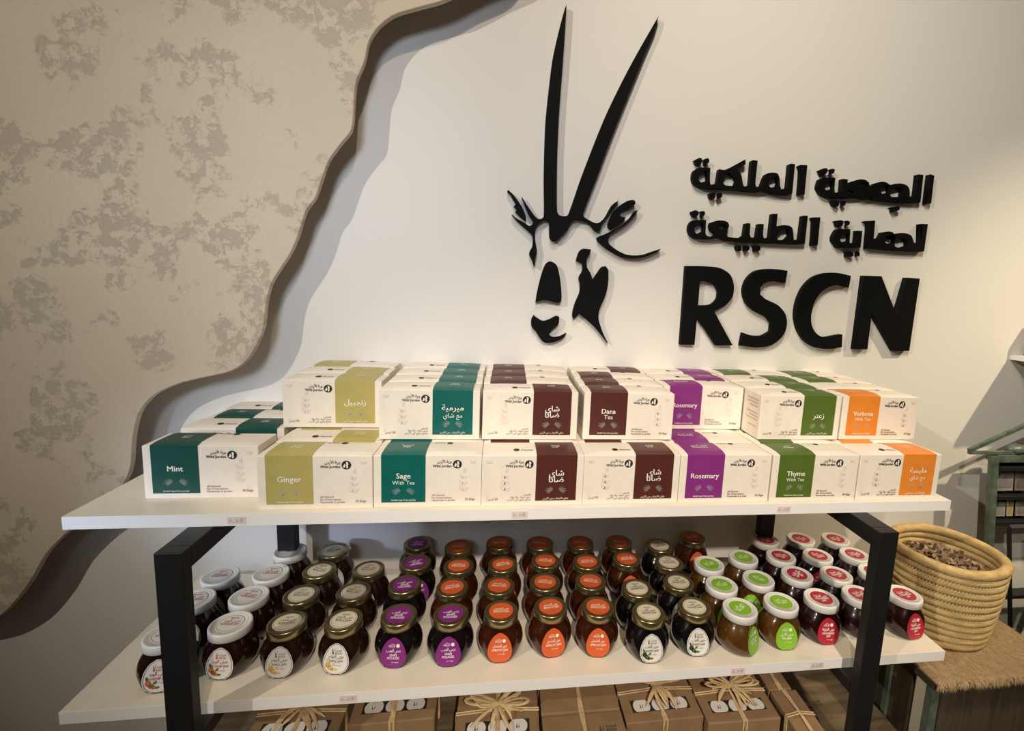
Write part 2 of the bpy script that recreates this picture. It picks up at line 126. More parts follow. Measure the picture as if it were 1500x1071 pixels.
# ------------------------------------------------------------------ object helpers
def mesh(name, verts, faces, m, smooth=False):
    me = bpy.data.meshes.new(name); me.from_pydata([tuple(v) for v in verts], [], faces); me.materials.append(m)
    if smooth:
        for p in me.polygons: p.use_smooth = True
    me.update(); return me
def obj(name, me, parent=None, loc=(0, 0, 0), rot=(0, 0, 0)):
    o = bpy.data.objects.new(name, me); COL.objects.link(o); o.parent = parent; o.location = loc; o.rotation_euler = rot; return o
def tag(o, label, cat=None, group=None, kind=None):
    o['label'] = label
    if cat: o['category'] = cat
    if group: o['group'] = group
    if kind: o['kind'] = kind
    return o
def empty(name, loc, rz=0, rx=0):
    o = bpy.data.objects.new(name, None); o.empty_display_size = .02; COL.objects.link(o); o.location = loc; o.rotation_euler = (rx, 0, rz); return o
class MB:
    def __init__(s): s.v = []; s.f = []
    def add(s, vs, fs):
        n = len(s.v); s.v += [tuple(v) for v in vs]; s.f += [tuple(i + n for i in f) for f in fs]; return s
    def box(s, a, b):
        (x0, y0, z0), (x1, y1, z1) = a, b
        return s.add([(x0, y0, z0), (x1, y0, z0), (x1, y1, z0), (x0, y1, z0), (x0, y0, z1), (x1, y0, z1), (x1, y1, z1), (x0, y1, z1)],
                     [(0, 3, 2, 1), (4, 5, 6, 7), (0, 1, 5, 4), (1, 2, 6, 5), (2, 3, 7, 6), (3, 0, 4, 7)])
    def tube(s, pts, r, n=8, closed=False, flat=1.0, cap=True):
        pts = [Vector(p) for p in pts]; rings = []
        up = Vector((0, 0, 1))
        for i, p in enumerate(pts):
            a = pts[i - 1] if (i or closed) else p; c = pts[(i + 1) % len(pts)] if (i < len(pts) - 1 or closed) else p
            t = (c - a).normalized(); u = t.cross(up)
            if u.length < .05: u = t.cross(Vector((0, 1, 0)))
            u.normalize(); w = u.cross(t); rr = r[i] if isinstance(r, (list, tuple)) else r
            rings.append([p + u * rr * math.cos(k * 2 * math.pi / n) + w * rr * flat * math.sin(k * 2 * math.pi / n) for k in range(n)])
        vs = [v for R in rings for v in R]; fs = []; m = len(rings)
        for i in range(m if closed else m - 1):
            for k in range(n):
                a, b2 = i * n + k, i * n + (k + 1) % n; c, d = ((i + 1) % m) * n + (k + 1) % n, ((i + 1) % m) * n + k
                fs.append((a, b2, c, d))
        if not closed and cap: fs += [tuple(range(n - 1, -1, -1)), tuple(range((m - 1) * n, m * n))]
        return s.add(vs, fs)
    def lathe(s, prof, n=32, warp=None):
        vs = []; fs = []
        for r, z in prof:
            for k in range(n):
                a = 2 * math.pi * k / n; p = (r * math.cos(a), r * math.sin(a), z); vs.append(warp(p) if warp else p)
        for i in range(len(prof) - 1):
            for k in range(n): fs.append((i * n + k, i * n + (k + 1) % n, (i + 1) * n + (k + 1) % n, (i + 1) * n + k))
        if prof[0][0] > 1e-6: fs.append(tuple(range(n - 1, -1, -1)))
        if prof[-1][0] > 1e-6: fs.append(tuple((len(prof) - 1) * n + k for k in range(n)))
        return s.add(vs, fs)
    def mesh(s, name, m, smooth=False): return mesh(name, s.v, s.f, m, smooth)
def bevel(me, w, seg=2, ang=35):
    bm = bmesh.new(); bm.from_mesh(me)
    es = [e for e in bm.edges if len(e.link_faces) == 2 and e.calc_face_angle(0) > math.radians(ang)]
    bmesh.ops.bevel(bm, geom=es, offset=w, segments=seg, profile=.5, affect='EDGES', clamp_overlap=True)
    bm.to_mesh(me); bm.free(); return me
def boxmesh(name, a, b, m, w=0): me = MB().box(a, b).mesh(name, m); return bevel(me, w) if w else me

# smooth closed outline: corners stay sharp where the trace turns sharply, the rest is a Catmull-Rom curve
def smooth_outline(P, sub=4, corner=48):
    n = len(P); P = [Vector(p) for p in P]; out = []
    def isc(i):
        a = P[i] - P[i - 1]; b = P[(i + 1) % n] - P[i]
        return a.length < 1e-9 or b.length < 1e-9 or a.angle(b) > math.radians(corner)
    cs = [isc(i) for i in range(n)]
    for i in range(n):
        p1, p2 = P[i], P[(i + 1) % n]; d = (p2 - p1).length
        t1 = (p2 - p1) * .5 if cs[i] else (p2 - P[i - 1]).normalized() * d * .85
        t2 = (p2 - p1) * .5 if cs[(i + 1) % n] else (P[(i + 2) % n] - p1).normalized() * d * .85
        if cs[i] and cs[(i + 1) % n]: out.append(p1); continue
        for k in range(sub):
            t = k / sub; h1 = 2 * t**3 - 3 * t**2 + 1; h2 = -2 * t**3 + 3 * t**2; h3 = t**3 - 2 * t**2 + t; h4 = t**3 - t**2
            out.append(p1 * h1 + p2 * h2 + t1 * h3 + t2 * h4)
    return out
def extruded(name, outlines, thick, yfront, m, bev=.0006, sub=4, corner=48):
    """flat outline(s) in the wall's x-z plane (later ones are holes) given real thickness; front at yfront"""
    cu = bpy.data.curves.new(name, 'CURVE'); cu.dimensions = '2D'; cu.fill_mode = 'BOTH'; cu.extrude = thick / 2 - bev; cu.bevel_depth = bev; cu.bevel_resolution = 1
    cu.offset = -bev
    for P in outlines:
        Q = smooth_outline(P, sub, corner); sp = cu.splines.new('POLY'); sp.points.add(len(Q) - 1)
        for i, q in enumerate(Q): sp.points[i].co = (q[0], q[1], 0, 1)
        sp.use_cyclic_u = True
    return curve_mesh(name, cu, m, lambda v: (v.x, yfront + thick / 2 - v.z, v.y))
def curve_mesh(name, cu, m, fn):
    o = bpy.data.objects.new('tmp', cu); COL.objects.link(o)
    dg = bpy.context.evaluated_depsgraph_get(); me = bpy.data.meshes.new_from_object(o.evaluated_get(dg), depsgraph=dg)
    bpy.data.objects.remove(o); bpy.data.curves.remove(cu)
    for v in me.vertices: v.co = fn(v.co.copy())
    me.materials.clear(); me.materials.append(m); me.name = name; me.update(); return me

# ------------------------------------------------------------------ lettering
AR = {'ا': (0xFE8D, 2), 'أ': (0xFE83, 2), 'ب': (0xFE8F, 4), 'ة': (0xFE93, 2), 'ت': (0xFE95, 4), 'ج': (0xFE9D, 4), 'ح': (0xFEA1, 4), 'د': (0xFEA9, 2), 'ر': (0xFEAD, 2), 'ز': (0xFEAF, 2),
      'س': (0xFEB1, 4), 'ش': (0xFEB5, 4), 'ض': (0xFEBD, 4), 'ط': (0xFEC1, 4), 'ع': (0xFEC9, 4), 'ف': (0xFED1, 4), 'ق': (0xFED5, 4), 'ك': (0xFED9, 4), 'ل': (0xFEDD, 4), 'م': (0xFEE1, 4),
      'ن': (0xFEE5, 4), 'و': (0xFEED, 2), 'ى': (0xFEEF, 2), 'ي': (0xFEF1, 4)}
def arabic(s):
    out = []
    for w in s.split(' '):
        r = []; i = 0; prev = False
        while i < len(w):
            c = w[i]
            if c == 'ل' and i + 1 < len(w) and w[i + 1] in 'اأ':
                r.append(chr((0xFEFB if w[i + 1] == 'ا' else 0xFEF7) + (1 if prev else 0))); prev = False; i += 2; continue
            if c not in AR: r.append(c); prev = False; i += 1; continue
            base, n = AR[c]; nxt = i + 1 < len(w) and w[i + 1] in AR and n == 4
            r.append(chr(base + ((3 if prev else 2) if nxt else (1 if prev else 0)))); prev = n == 4; i += 1
        out.append(''.join(reversed(r)))
    return ' '.join(reversed(out))
TCACHE = {}
def glyphs(s, bold=0):
    key = (s, bold)
    if key not in TCACHE:
        t = arabic(s) if any(ch in AR for ch in s) else s
        cu = bpy.data.curves.new('t', 'FONT'); cu.body = t; cu.size = 1; cu.resolution_u = 2; cu.offset = bold; cu.fill_mode = 'FRONT'
        o = bpy.data.objects.new('t', cu); COL.objects.link(o)
        dg = bpy.context.evaluated_depsgraph_get(); me = bpy.data.meshes.new_from_object(o.evaluated_get(dg), depsgraph=dg)
        vs = [(v.co.x, v.co.y) for v in me.vertices]; fs = [tuple(p.vertices) for p in me.polygons]
        bpy.data.objects.remove(o); bpy.data.curves.remove(cu); bpy.data.meshes.remove(me)
        x0, x1 = min(v[0] for v in vs), max(v[0] for v in vs)
        TCACHE[key] = ([(v[0] - x0, v[1]) for v in vs], fs, x1 - x0)
    return TCACHE[key]
def write(mb, s, x, z, h, put, align='C', bold=.012, width=None):
    """letters of height h (capital height about .73 h) at (x, z) of a surface; put maps surface coordinates to 3D"""
    vs, fs, w = glyphs(s); k = h; kx = width / w if width else k
    ox = x - (w * kx / 2 if align == 'C' else w * kx if align == 'R' else 0)
    p0 = Vector(put(x, z)); nrm = (Vector(put(x + .001, z)) - p0).cross(Vector(put(x, z + .001)) - p0).normalized()
    for i, sh in enumerate((0,) if bold < .008 else (-bold * 1.1, bold * 1.1)):      # heavier strokes: the same glyphs set twice, a hair apart
        mb.add([Vector(put(ox + (a + sh) * kx, z + b * k)) + nrm * .00015 * i for a, b in vs], fs)
def disc(mb, x, z, r, put, n=20, rz=None):
    rz = rz or r; mb.add([put(x + r * math.cos(2 * math.pi * i / n), z + rz * math.sin(2 * math.pi * i / n)) for i in range(n)], [tuple(range(n))])
def poly(mb, pts, put): mb.add([put(*p) for p in pts], [tuple(range(len(pts)))])
def leaf(mb, x, z, l, a, put, fat=.35):
    c, s = math.cos(a), math.sin(a); P = [(0, 0), (.3, fat * .5), (.6, fat * .45), (1, 0), (.6, -fat * .45), (.3, -fat * .5)]
    poly(mb, [(x + l * (p * c - q * s), z + l * (p * s + q * c)) for p, q in P], put)

# ------------------------------------------------------------------ the room
YW = .335
def structure(name, me, label, **k): o = obj(name, me, **k); o['kind'] = 'structure'; o['label'] = label; return o
structure('wall_back', boxmesh('wall_back', (-2.6, YW, -.95), (3.4, YW + .12, 1.9), WHITE_WALL), 'white painted wall behind the shelf unit')
structure('floor', boxmesh('floor', (-2.6, -3.2, -1.0), (3.4, YW + .12, -.95), mat('dark_floor_tile', (.16, .13, .10), .5, noise=.1, nscale=3)), 'dark floor below the shelf unit')

# decorative stone panel standing off the wall
pan = PANEL + [[-1.6, -.35], [-1.6, 1.35], [.75, 1.35]]
p_o = empty('stone_panel', (0, 0, 0))
obj('panel_board', extruded('panel_board', [pan], .012, YW - .055, stucco(), .002, 5, 75), p_o)
for (x, z) in ((-.25, .9), (-.35, .35), (.1, .75)):
    obj('spacer', boxmesh('spacer', (x, YW - .0425, z), (x + .06, YW - .0005, z + .06), mat('spacer_batten', (.3, .2, .12), .7, noise=.1)), p_o)
tag(p_o, 'beige trowelled stone-effect panel with a wavy edge, mounted on the white wall', 'wall panel')

# ------------------------------------------------------------------ sign on the wall
ys = YW - .0145
em = empty('oryx_emblem', (0, 0, 0))
for n, P in ORYX.items():
    obj(n.split('#')[0], extruded(n.split('#')[0], [P], .014, ys, BLACK_SIGN, .0005, 4, 64), em)
tag(em, 'black cut-out oryx head emblem with two long horns on the white wall', 'wall emblem')
for c, outl in LATIN.items():
    o = obj('sign_letter', extruded('sign_letter', outl, .014, ys, BLACK_SIGN, .0006, 5, 42))
    tag(o, f'large black raised letter {c} on the white wall below the Arabic words', 'sign letter', 'raised Latin letters of the wall sign')
wl = ['black raised Arabic word at the upper left of the wall lettering', 'black raised Arabic word at the upper right of the wall lettering',
      'black raised Arabic word at lower left, directly above the letters R and S', 'black raised Arabic word at lower right, directly above the letters C and N']
for wd, lb in zip(WORDS, wl):
    e = empty('sign_word', (0, 0, 0))
    for b in wd['body']: obj('letter_strokes', extruded('letter_strokes', b, .014, ys, BLACK_SIGN, .0004, 4, 50), e)
    for d in wd['dots']: obj('letter_dot', extruded('letter_dot', [d], .014, ys, BLACK_SIGN, .0004, 4, 80), e)
    tag(e, lb, 'sign word', 'raised Arabic words of the wall sign')

# ------------------------------------------------------------------ shelf rack
L, T, HL, Z3 = 1.4, .0184, .28187, -.515
rk = empty('shelf_rack', (0, 0, -.95))
def rp(n, me): o = obj(n, me, rk); o.location = (0, 0, .95); return o
YF, YB, Wb = -.0702, .288, .034
for x0 in (.1567, 1.2358 - Wb):
    rp('front_leg', boxmesh('front_leg', (x0, YF, -.95), (x0 + Wb, YF + .018, -T), BLACK_STEEL, .0012))
    rp('back_leg', boxmesh('back_leg', (x0, YB - .022, -.95), (x0 + Wb, YB, -T), BLACK_STEEL, .0012))
    rp('top_bar', boxmesh('top_bar', (x0, YF + .018, -T - .03), (x0 + Wb, YB - .022, -T - .0002), BLACK_STEEL, .0012))
    for zz in (-HL - T, Z3 - T): rp('shelf_bearer', boxmesh('shelf_bearer', (x0, YF + .018, zz - .022), (x0 + Wb, YB - .022, zz - .0002), BLACK_STEEL, .001))
CREAM_LAM = mat('cream_laminate', (.80, .725, .60), .4, noise=.02, nscale=40, bump=.02, bscale=300)
for nm, x0_, x1_, y0_, y1_, z_, m_, em_, lb in (('top_shelf', 0, L, 0, .330, 0, CREAM_LAM, SHELF_WHITE, 'white-edged shelf board holding the tea boxes'),
        ('lower_shelf', -.0104, L + .0152, -.0218, .308, -HL, CREAM_LAM, SHELF_WHITE, 'white-edged shelf board holding the jam jars'), ('bottom_shelf', 0, L + .012, -.02, .310, Z3, WOOD, WOOD, 'brown wood-grain bottom board')):
    o = rp(nm, boxmesh(nm, (x0_ + .001, y0_ + .001, z_ - T + .0002), (x1_ - .001, y1_, z_), m_, .0004)); o['label'] = lb
    for en, p_, q_ in (('front_edge_band', (x0_, y0_, z_ - T), (x1_, y0_ + .001, z_ + .0001)), ('end_edge_band', (x0_, y0_ + .001, z_ - T), (x0_ + .001, y1_, z_ + .0001)), ('end_edge_band', (x1_ - .001, y0_ + .001, z_ - T), (x1_, y1_, z_ + .0001))):
        obj(en, boxmesh(en, p_, q_, em_), o)
tag(rk, 'black steel rack with two white shelves of tea boxes and jam jars', 'shelf rack')

# price stickers on the shelf edges
PINK = mat('pink_price_paper', (.76, .66, .63), .6, noise=.04, nscale=200); PINKI = mat('faded_red_ink', (.60, .44, .40), .6, noise=.1)
for x, y, z, lb in ((.2217, 0, 0, 'small price sticker on the top shelf edge below the ginger boxes'), (.6287, 0, 0, 'small price sticker on the top shelf edge below the brown-banded boxes'),
                    (1.0763, 0, 0, 'small price sticker on the top shelf edge below the thyme box'), (.3764, -.0218, -HL, 'small price sticker on the lower shelf edge at its left'),
                    (1.0106, -.0218, -HL, 'small price sticker on the lower shelf edge near its middle'), (1.1591, -.0218, -HL, 'small price sticker on the lower shelf edge, rightmost of three')):
    e = empty('price_sticker', (x, y, z))
    obj('sticker', boxmesh('sticker', (-.0125, -.0005, -.0155), (.0125, -.0001, -.004), PINK), e)
    mb = MB(); put = lambda a, b: (a, -.0007, b)
    for i, (a, w, h) in enumerate(((-.010, .003, .005), (-.005, .0015, .002), (-.001, .003, .005), (.004, .005, .006))): poly(mb, [(a, -.0125), (a + w, -.0125), (a + w, -.0125 + h), (a, -.0125 + h)], put)
    obj('price_print', mb.mesh('price_print', PINKI), e)
    tag(e, lb, 'price sticker', 'price stickers on the shelf edges')

# ------------------------------------------------------------------ tea boxes
BW, BD, BH = .1605, .063, .083
def crown(x, y): return BH + .0035 * max(0, 1 - (2 * y / BD) ** 4) * max(0, 1 - (2 * x / BW) ** 6)
def carton():
    mb = MB(); nx, ny = 12, 6; xs = [-BW / 2 + BW * i / nx for i in range(nx + 1)]; yy = [-BD / 2 + BD * j / ny for j in range(ny + 1)]
    vs = [(x, y, crown(x, y)) for y in yy for x in xs]; n1 = nx + 1
    fs = [(j * n1 + i, j * n1 + i + 1, (j + 1) * n1 + i + 1, (j + 1) * n1 + i) for j in range(ny) for i in range(nx)]
    b = len(vs)
    ring = [i for i in range(n1)] + [j * n1 + nx for j in range(1, ny + 1)] + [ny * n1 + i for i in range(nx - 1, -1, -1)] + [j * n1 for j in range(ny - 1, 0, -1)]
    low = [(vs[i][0], vs[i][1], 0) for i in ring]; vs += low; m = len(ring)
    fs += [(ring[(k + 1) % m], ring[k], b + k, b + (k + 1) % m) for k in range(m)]
    fs.append(tuple(b + k for k in range(m - 1, -1, -1)))
    me = mesh('carton', vs, fs, CARTON)
    bm = bmesh.new(); bm.from_mesh(me); bmesh.ops.recalc_face_normals(bm, faces=bm.faces[:]); bm.to_mesh(me); bm.free()
    return bevel(me, .0010, 2, 60)
E_ = .0004
putE = lambda u, z: (-BW / 2 + u, -BD / 2 - E_ - .0002, z)                     # English face, u from its left edge
putA = lambda u, z: (BW / 2 - u, BD / 2 + E_ + .0002, z)                       # Arabic face on the other side
putTA = lambda u, v: (BW / 2 - u, BD / 2 - v, crown(BW / 2 - u, BD / 2 - v) + E_ + .0003)   # top read from the Arabic side
putTE = lambda u, v: (-BW / 2 + u, -BD / 2 + v, crown(-BW / 2 + u, -BD / 2 + v) + E_ + .0003)
u0, u1, zb = .07 * BW, .475 * BW, .10 * BH
def band(m):
    mb = MB(); n = 6; m2 = 4
    for s, y in ((0, -BD / 2 - E_), (1, BD / 2 + E_)):
        mb.add([(-BW / 2 + u0, y, zb), (-BW / 2 + u1, y, zb), (-BW / 2 + u1, y, BH + .0006), (-BW / 2 + u0, y, BH + .0006)], [(0, 1, 2, 3) if s == 0 else (3, 2, 1, 0)])
    ys_ = [-BD / 2 - E_] + [-BD / 2 + BD * j / n for j in range(1, n)] + [BD / 2 + E_]; xs = [-BW / 2 + u0 + (u1 - u0) * i / m2 for i in range(m2 + 1)]
    vs = [(x, y, crown(x, max(-BD / 2, min(BD / 2, y))) + .0006) for y in ys_ for x in xs]
    mb.add(vs, [(j * (m2 + 1) + i, j * (m2 + 1) + i + 1, (j + 1) * (m2 + 1) + i + 1, (j + 1) * (m2 + 1) + i) for j in range(n) for i in range(m2)])
    return mb.mesh('colour_band', m)
def emblem(mb, mbw, x, z, r, put, put2):
    disc(mb, x, z, r, put)
    poly(mbw, [(x + r * a, z + r * b) for a, b in ((-.05, .75), (.35, .62), (.45, .2), (.3, -.1), (.42, -.5), (.1, -.85), (-.02, -.3), (.02, .2))], put2)
    poly(mbw, [(x + r * a, z + r * b) for a, b in ((-.7, -.45), (-.5, .1), (-.25, .35), (-.15, -.2), (-.3, -.6))], put2)
def stuffed(me): me['print'] = 1; return me
def face_logo(put, xd, xt, dy):
    mb = MB(); mw_ = MB(); off = lambda a, b: (put(a, b)[0], put(a, b)[1] + dy, put(a, b)[2])
    emblem(mb, mw_, xd, .83 * BH, .0068, put, off)
    write(mb, 'Wild Jordan', xt, .775 * BH, .0060, put, 'R', .02, width=.028)
    write(mb, 'برية الأردن', xt, .855 * BH, .0066, put, 'R', .02, width=.0215)
    return mb.mesh('brand_print', INK), mw_.mesh('emblem_figure', WHITE_INK)
def top_logo():
    mb = MB(); mw_ = MB(); putd = lambda a, b: (putTA(a, b)[0], putTA(a, b)[1], putTA(a, b)[2] + .0002)
    emblem(mb, mw_, .33 * BW, .016, .0048, putTA, putd)
    write(mb, 'Wild Jordan', .49 * BW, .0135, .0055, putTA, 'R', .02, width=.019)
    return mb.mesh('top_brand_print', INK)
def fine(put, ar):
    mb = MB()
    if ar:
        for i, t in enumerate(('طبيعي', 'بدون مواد حافظة', 'منتج يدوي في الأردن')): write(mb, t, .48 * BW, (.215 - .05 * i) * BH, .0045, put, 'R', .015)
        write(mb, '20 كيس', .16 * BW, .125 * BH, .005, put, 'R', .02)
    else:
        for i, t in enumerate(('All Natural', 'No Preservatives', 'Handmade in Jordan')): write(mb, t, .535 * BW, (.215 - .05 * i) * BH, .0043, put, 'L', .015)
        write(mb, '20 Bags', .94 * BW, .125 * BH, .005, put, 'R', .02)
    return mb.mesh('fine_print', PALE_INK)
def end_print(sx):
    mb = MB(); ps = lambda a, b: (sx * (BW / 2 + .0003), (-BD / 2 + a) * -sx, b)
    for i in range(9):
        if i in (3, 7): continue
        w = .048 - .010 * (i % 3 == 2); z = .070 - .0062 * i
        poly(mb, [(.008, z), (w, z), (w, z + .0020), (.008, z + .0020)], ps)
    return mb.mesh('end_face_print', SIDE_INK)
def sprigs(put, cx, s2, dy):
    mb = MB(); p2 = lambda a, b: (put(a, b)[0], put(a, b)[1] + dy, put(a, b)[2])
    for i in range(3):
        for s in (-1, 1): leaf(mb, cx + s * .001, .026 + .010 * i, .0125 - .0015 * i, math.pi / 2 + s * .85 - .25, p2, .5)
    leaf(mb, cx + .002, .055, .010, math.pi / 2 - .25, p2, .5)
    for s in (-1, 1): leaf(mb, cx + s2, .070, .007, math.pi / 2 + s * .7, p2, .6)
    leaf(mb, cx + s2, .012, .007, math.pi / 2 + .5, p2, .6); leaf(mb, cx + s2 * .6, .010, .006, 1.0, p2, .6)
    return mb.mesh('leaf_print', LEAF_INK)
def ornament(put, cc, m):
    mb = MB()
    for s in (-1, 1):
        for i in range(6):
            d = math.radians(52 - 17 * i); ang = d if s > 0 else math.pi - d
            leaf(mb, cc + s * (.0040 + .0006 * i), .315 * BH - .0004 * i, (.0085, .0105, .0125, .0125, .0105, .0080)[i], ang, put, .17)
    return mb.mesh('sprig_ornament', m)
LEAF_INK = mat('pale_pink_leaf_ink', (.80, .70, .61), .6, noise=.05); SIDE_INK = mat('pale_brown_ink', (.56, .44, .31), .6, noise=.05)
TEA = {'mint': ((.0, .062, .045), 'Mint', None, 'نعنع', None), 'ginger': ((.46, .39, .125), 'Ginger', None, 'زنجبيل', None), 'sage': ((.0, .115, .095), 'Sage', 'With Tea', 'ميرمية', 'مع شاي'),
       'dana': ((.085, .019, .013), 'Dana', 'Tea', 'شاي', 'ضانا'), 'rosemary': ((.235, .028, .20), 'Rosemary', None, 'اكليل الجبل', None), 'thyme': ((.085, .145, .018), 'Thyme', 'With Tea', 'زعتر', None),
       'verbena': ((.80, .25, .03), 'Verbena', 'With Tea', 'مليسة', 'مع شاي')}
CART = carton(); LOGO_E, FIG_E = face_logo(putE, .77 * BW, .715 * BW, -.0003); LOGO_A, FIG_A = face_logo(putA, .455 * BW, .40 * BW, .0003); LOGO_T = top_logo()
FINE_E, FINE_A = fine(putE, False), fine(putA, True); END_L, END_R = end_print(-1), end_print(1)
SPRIG_E, SPRIG_A = sprigs(putE, .82 * BW, .016, .0001), sprigs(putA, .22 * BW, -.024, -.0001)
TM = {}
cE = (u0 + u1) / 2; cA = BW - cE
for k, (col, en, en2, ar, ar2) in TEA.items():
    bm_ = mat(f'{k}_band_print', col, .45, noise=.05, nscale=40); om = mat(f'{k}_ornament_ink', tuple(c * .62 + .17 for c in col), .5, noise=.05)
    nE, nA, nT = MB(), MB(), MB()
    write(nE, en, cE, (.56 if en2 else .52) * BH, .0122, putE, 'C', .014)
    if en2: write(nE, en2, cE, .445 * BH, .0085 if en2 != 'Tea' else .0105, putE, 'C', .006)
    write(nE, 'herbal teas from jordan', cE, .13 * BH, .0038, putE, 'C', .01)
    write(nA, ar, cA, (.60 if ar2 else .50) * BH, .0135, putA, 'C', .014)
    if ar2: write(nA, ar2, cA, .455 * BH if en2 != 'Tea' else .47 * BH, .0100 if en2 != 'Tea' else .0145, putA, 'C', .006 if en2 != 'Tea' else .014)
    write(nA, 'شاي الأعشاب من الأردن'.replace('ع', 'ع'), cA, .13 * BH, .0042, putA, 'C', .01)
    write(nT, en, cE, .026, .0068, putTE, 'C', .014); write(nT, ar, cE, .034, .0068, putTE, 'C', .014)
    TM[k] = (band(bm_), nE.mesh('tea_name', WHITE_INK), nA.mesh('tea_name', WHITE_INK), nT.mesh('top_name', WHITE_INK), ornament(putE, cE, om), ornament(putA, cA, om))
TCOL = {'mint': 'dark green', 'ginger': 'olive yellow', 'sage': 'teal', 'dana': 'maroon', 'rosemary': 'purple', 'thyme': 'leaf green', 'verbena': 'orange'}
def tea_box(kind, x, y, z, label, arab=False, face=False, jit=0, plain=False, group=None, bare=False):
    """x, y: front-left corner of the side turned to the viewer; face: that side shows and carries its print"""
    e = empty('tea_box', (x + BW / 2, y + BD / 2, z), (math.pi if arab else 0) + jit)
    obj('carton', CART, e); b, nE, nA, nT, oE, oA = TM[kind]; ps = []
    if not plain: obj('colour_band', b, e)
    if not bare:
        ps.append(obj('top_brand_print', LOGO_T, e))
        if not plain: ps.append(obj('top_name', nT, e))
        if face:
            if not plain: ps += [obj('tea_name', nA if arab else nE, e), obj('sprig_ornament', oA if arab else oE, e)]
            o = obj('brand_print', LOGO_A if arab else LOGO_E, e); ps += [o, obj('emblem_figure', FIG_A if arab else FIG_E, o)]
            ps += [obj('fine_print', FINE_A if arab else FINE_E, e), obj('leaf_print', SPRIG_A if arab else SPRIG_E, e), obj('end_face_print', END_L, e), obj('end_face_print', END_R, e)]
    for q in ps: q['kind'] = 'stuff'
    return tag(e, label, 'tea box', group or f'{kind} tea boxes')
F0 = .010; G = .0638
cols = [('ginger', .2460), ('sage', .4075), ('dana', .5685), ('dana', .7290), ('rosemary', .8900), ('thyme', 1.0525), ('verbena', 1.2158)]
# front row of the lower layer
tea_box('mint', .0678, .0555, 0, 'white and dark green Mint tea box in front of the other mint boxes', face=True, jit=-.004)
tea_box('ginger', .2460, F0 + .001, 0, 'Ginger tea box reading in English, on the shelf at the front edge', face=True)
tea_box('sage', .4075, F0 + .002, 0, 'teal-banded Sage With Tea box in the lower front row', face=True)
tea_box('dana', .5685, F0, 0, 'maroon-banded Arabic tea box in the lower front row beside the Sage box', True, True)
tea_box('dana', .7292, F0 + .001, 0, 'maroon-banded Arabic tea box in the lower front row beside the Rosemary box', True, True)
tea_box('rosemary', .8902, F0, 0, 'purple-banded Rosemary tea box in the lower front row', face=True)
tea_box('thyme', 1.0525, F0 - .002, 0, 'leaf green Thyme With Tea box in the lower front row', face=True)
tea_box('verbena', 1.2158, F0 - .001, 0, 'orange-banded Arabic tea box at the right end of the lower front row', True, True)
# mint boxes behind
tea_box('mint', .0680, .1450, 0, 'mint tea box just behind the front Mint box, its Arabic face forward', True, True)
tea_box('mint', .0730, .2085, 0, 'mint tea box third from the front in the mint row')
tea_box('mint', .0690, .2718, 0, 'rearmost mint tea box, nearest the wall', True)
# second row of the lower layer, showing its tops
tea_box('ginger', .2446, F0 + G + .003, 0, 'olive ginger tea box on the shelf, directly behind the front Ginger box', True)
tea_box('rosemary', .8900, F0 + G, 0, 'purple rosemary tea box on the shelf, directly behind the front Rosemary box')
tea_box('thyme', 1.0530, F0 + G, 0, 'green thyme tea box on the shelf, directly behind the front Thyme box')
NTH = ['', 'second', 'third', 'fourth', 'last']; NEAR = {.5685: ' beside the sage boxes', .7290: ' beside the rosemary boxes'}
for k, x in cols:
    for r in range(1, 5):
        if r == 1 and k in ('ginger', 'rosemary', 'thyme'): continue
        tea_box(k, x, F0 + G * r + (.0025 if k == 'ginger' and r < 4 else 0), 0, f'{TCOL[k]} {k} tea box under the upper layer, {NTH[r]} from the front{NEAR.get(x, "")}', group=f'{k} tea boxes under the upper layer', bare=True)
# upper layer
Z2 = BH + .0037
up = lambda kind, x, y, i, lb, ar=False, **kw: tea_box(kind, x, y, Z2 + .0010 * i, lb, ar, **kw)
up('ginger', .2290, .1415, 0, 'ginger tea box in the upper layer with Arabic lettering on its olive band', True, face=True)
up('ginger', .2270, .2050, 1, 'ginger tea box second in the upper layer, its olive top touching the front one', True)
up('ginger', .2230, .2690, 2, 'rearmost ginger tea box of the upper layer, olive band at left')
for i, lb in enumerate(['front sage tea box of the upper layer with Arabic teal band', 'second sage tea box from the front in the upper layer', 'third sage tea box from the front in the upper layer', 'rearmost sage tea box of the upper layer by the wall']):
    up('sage', .4000 + .001 * (i % 2), .0780 + .0636 * i, i, lb, True, face=i == 0)
up('dana', .5650, .0785, 0, 'maroon Arabic tea box at the front of the upper layer beside the sage boxes', True, face=True)
for i, lb in enumerate(['second', 'third', 'rearmost']): up('dana', .5640 + .001 * i, .1425 + .0636 * i, i + 1, f'{lb} maroon tea box in the upper column beside the sage boxes')
up('dana', .7365, .0790, 0, 'upper maroon tea box whose front reads Dana Tea', face=True, jit=-.006)
for i, (lb, ar) in enumerate([('maroon tea box just behind the Dana Tea box', False), ('maroon tea box third from the front behind the Dana Tea box', False), ('rearmost maroon tea box behind the Dana Tea box, band at right', True)]):
    up('dana', .7360 + .002 * i, .1430 + .0636 * i, i + 1, lb, ar)
up('rosemary', .9000, .1445, 0, 'upper Rosemary tea box set back and partly hidden by the Dana Tea box', face=True)
up('rosemary', .9020, .2082, 1, 'purple rosemary tea box just behind the set-back upper Rosemary box', True)
up('rosemary', .9030, .2718, 2, 'rearmost purple rosemary tea box of the upper layer', True)
up('thyme', 1.0625, .0815, 0, 'front thyme tea box of the upper layer with Arabic lettering on green band', True, face=True)
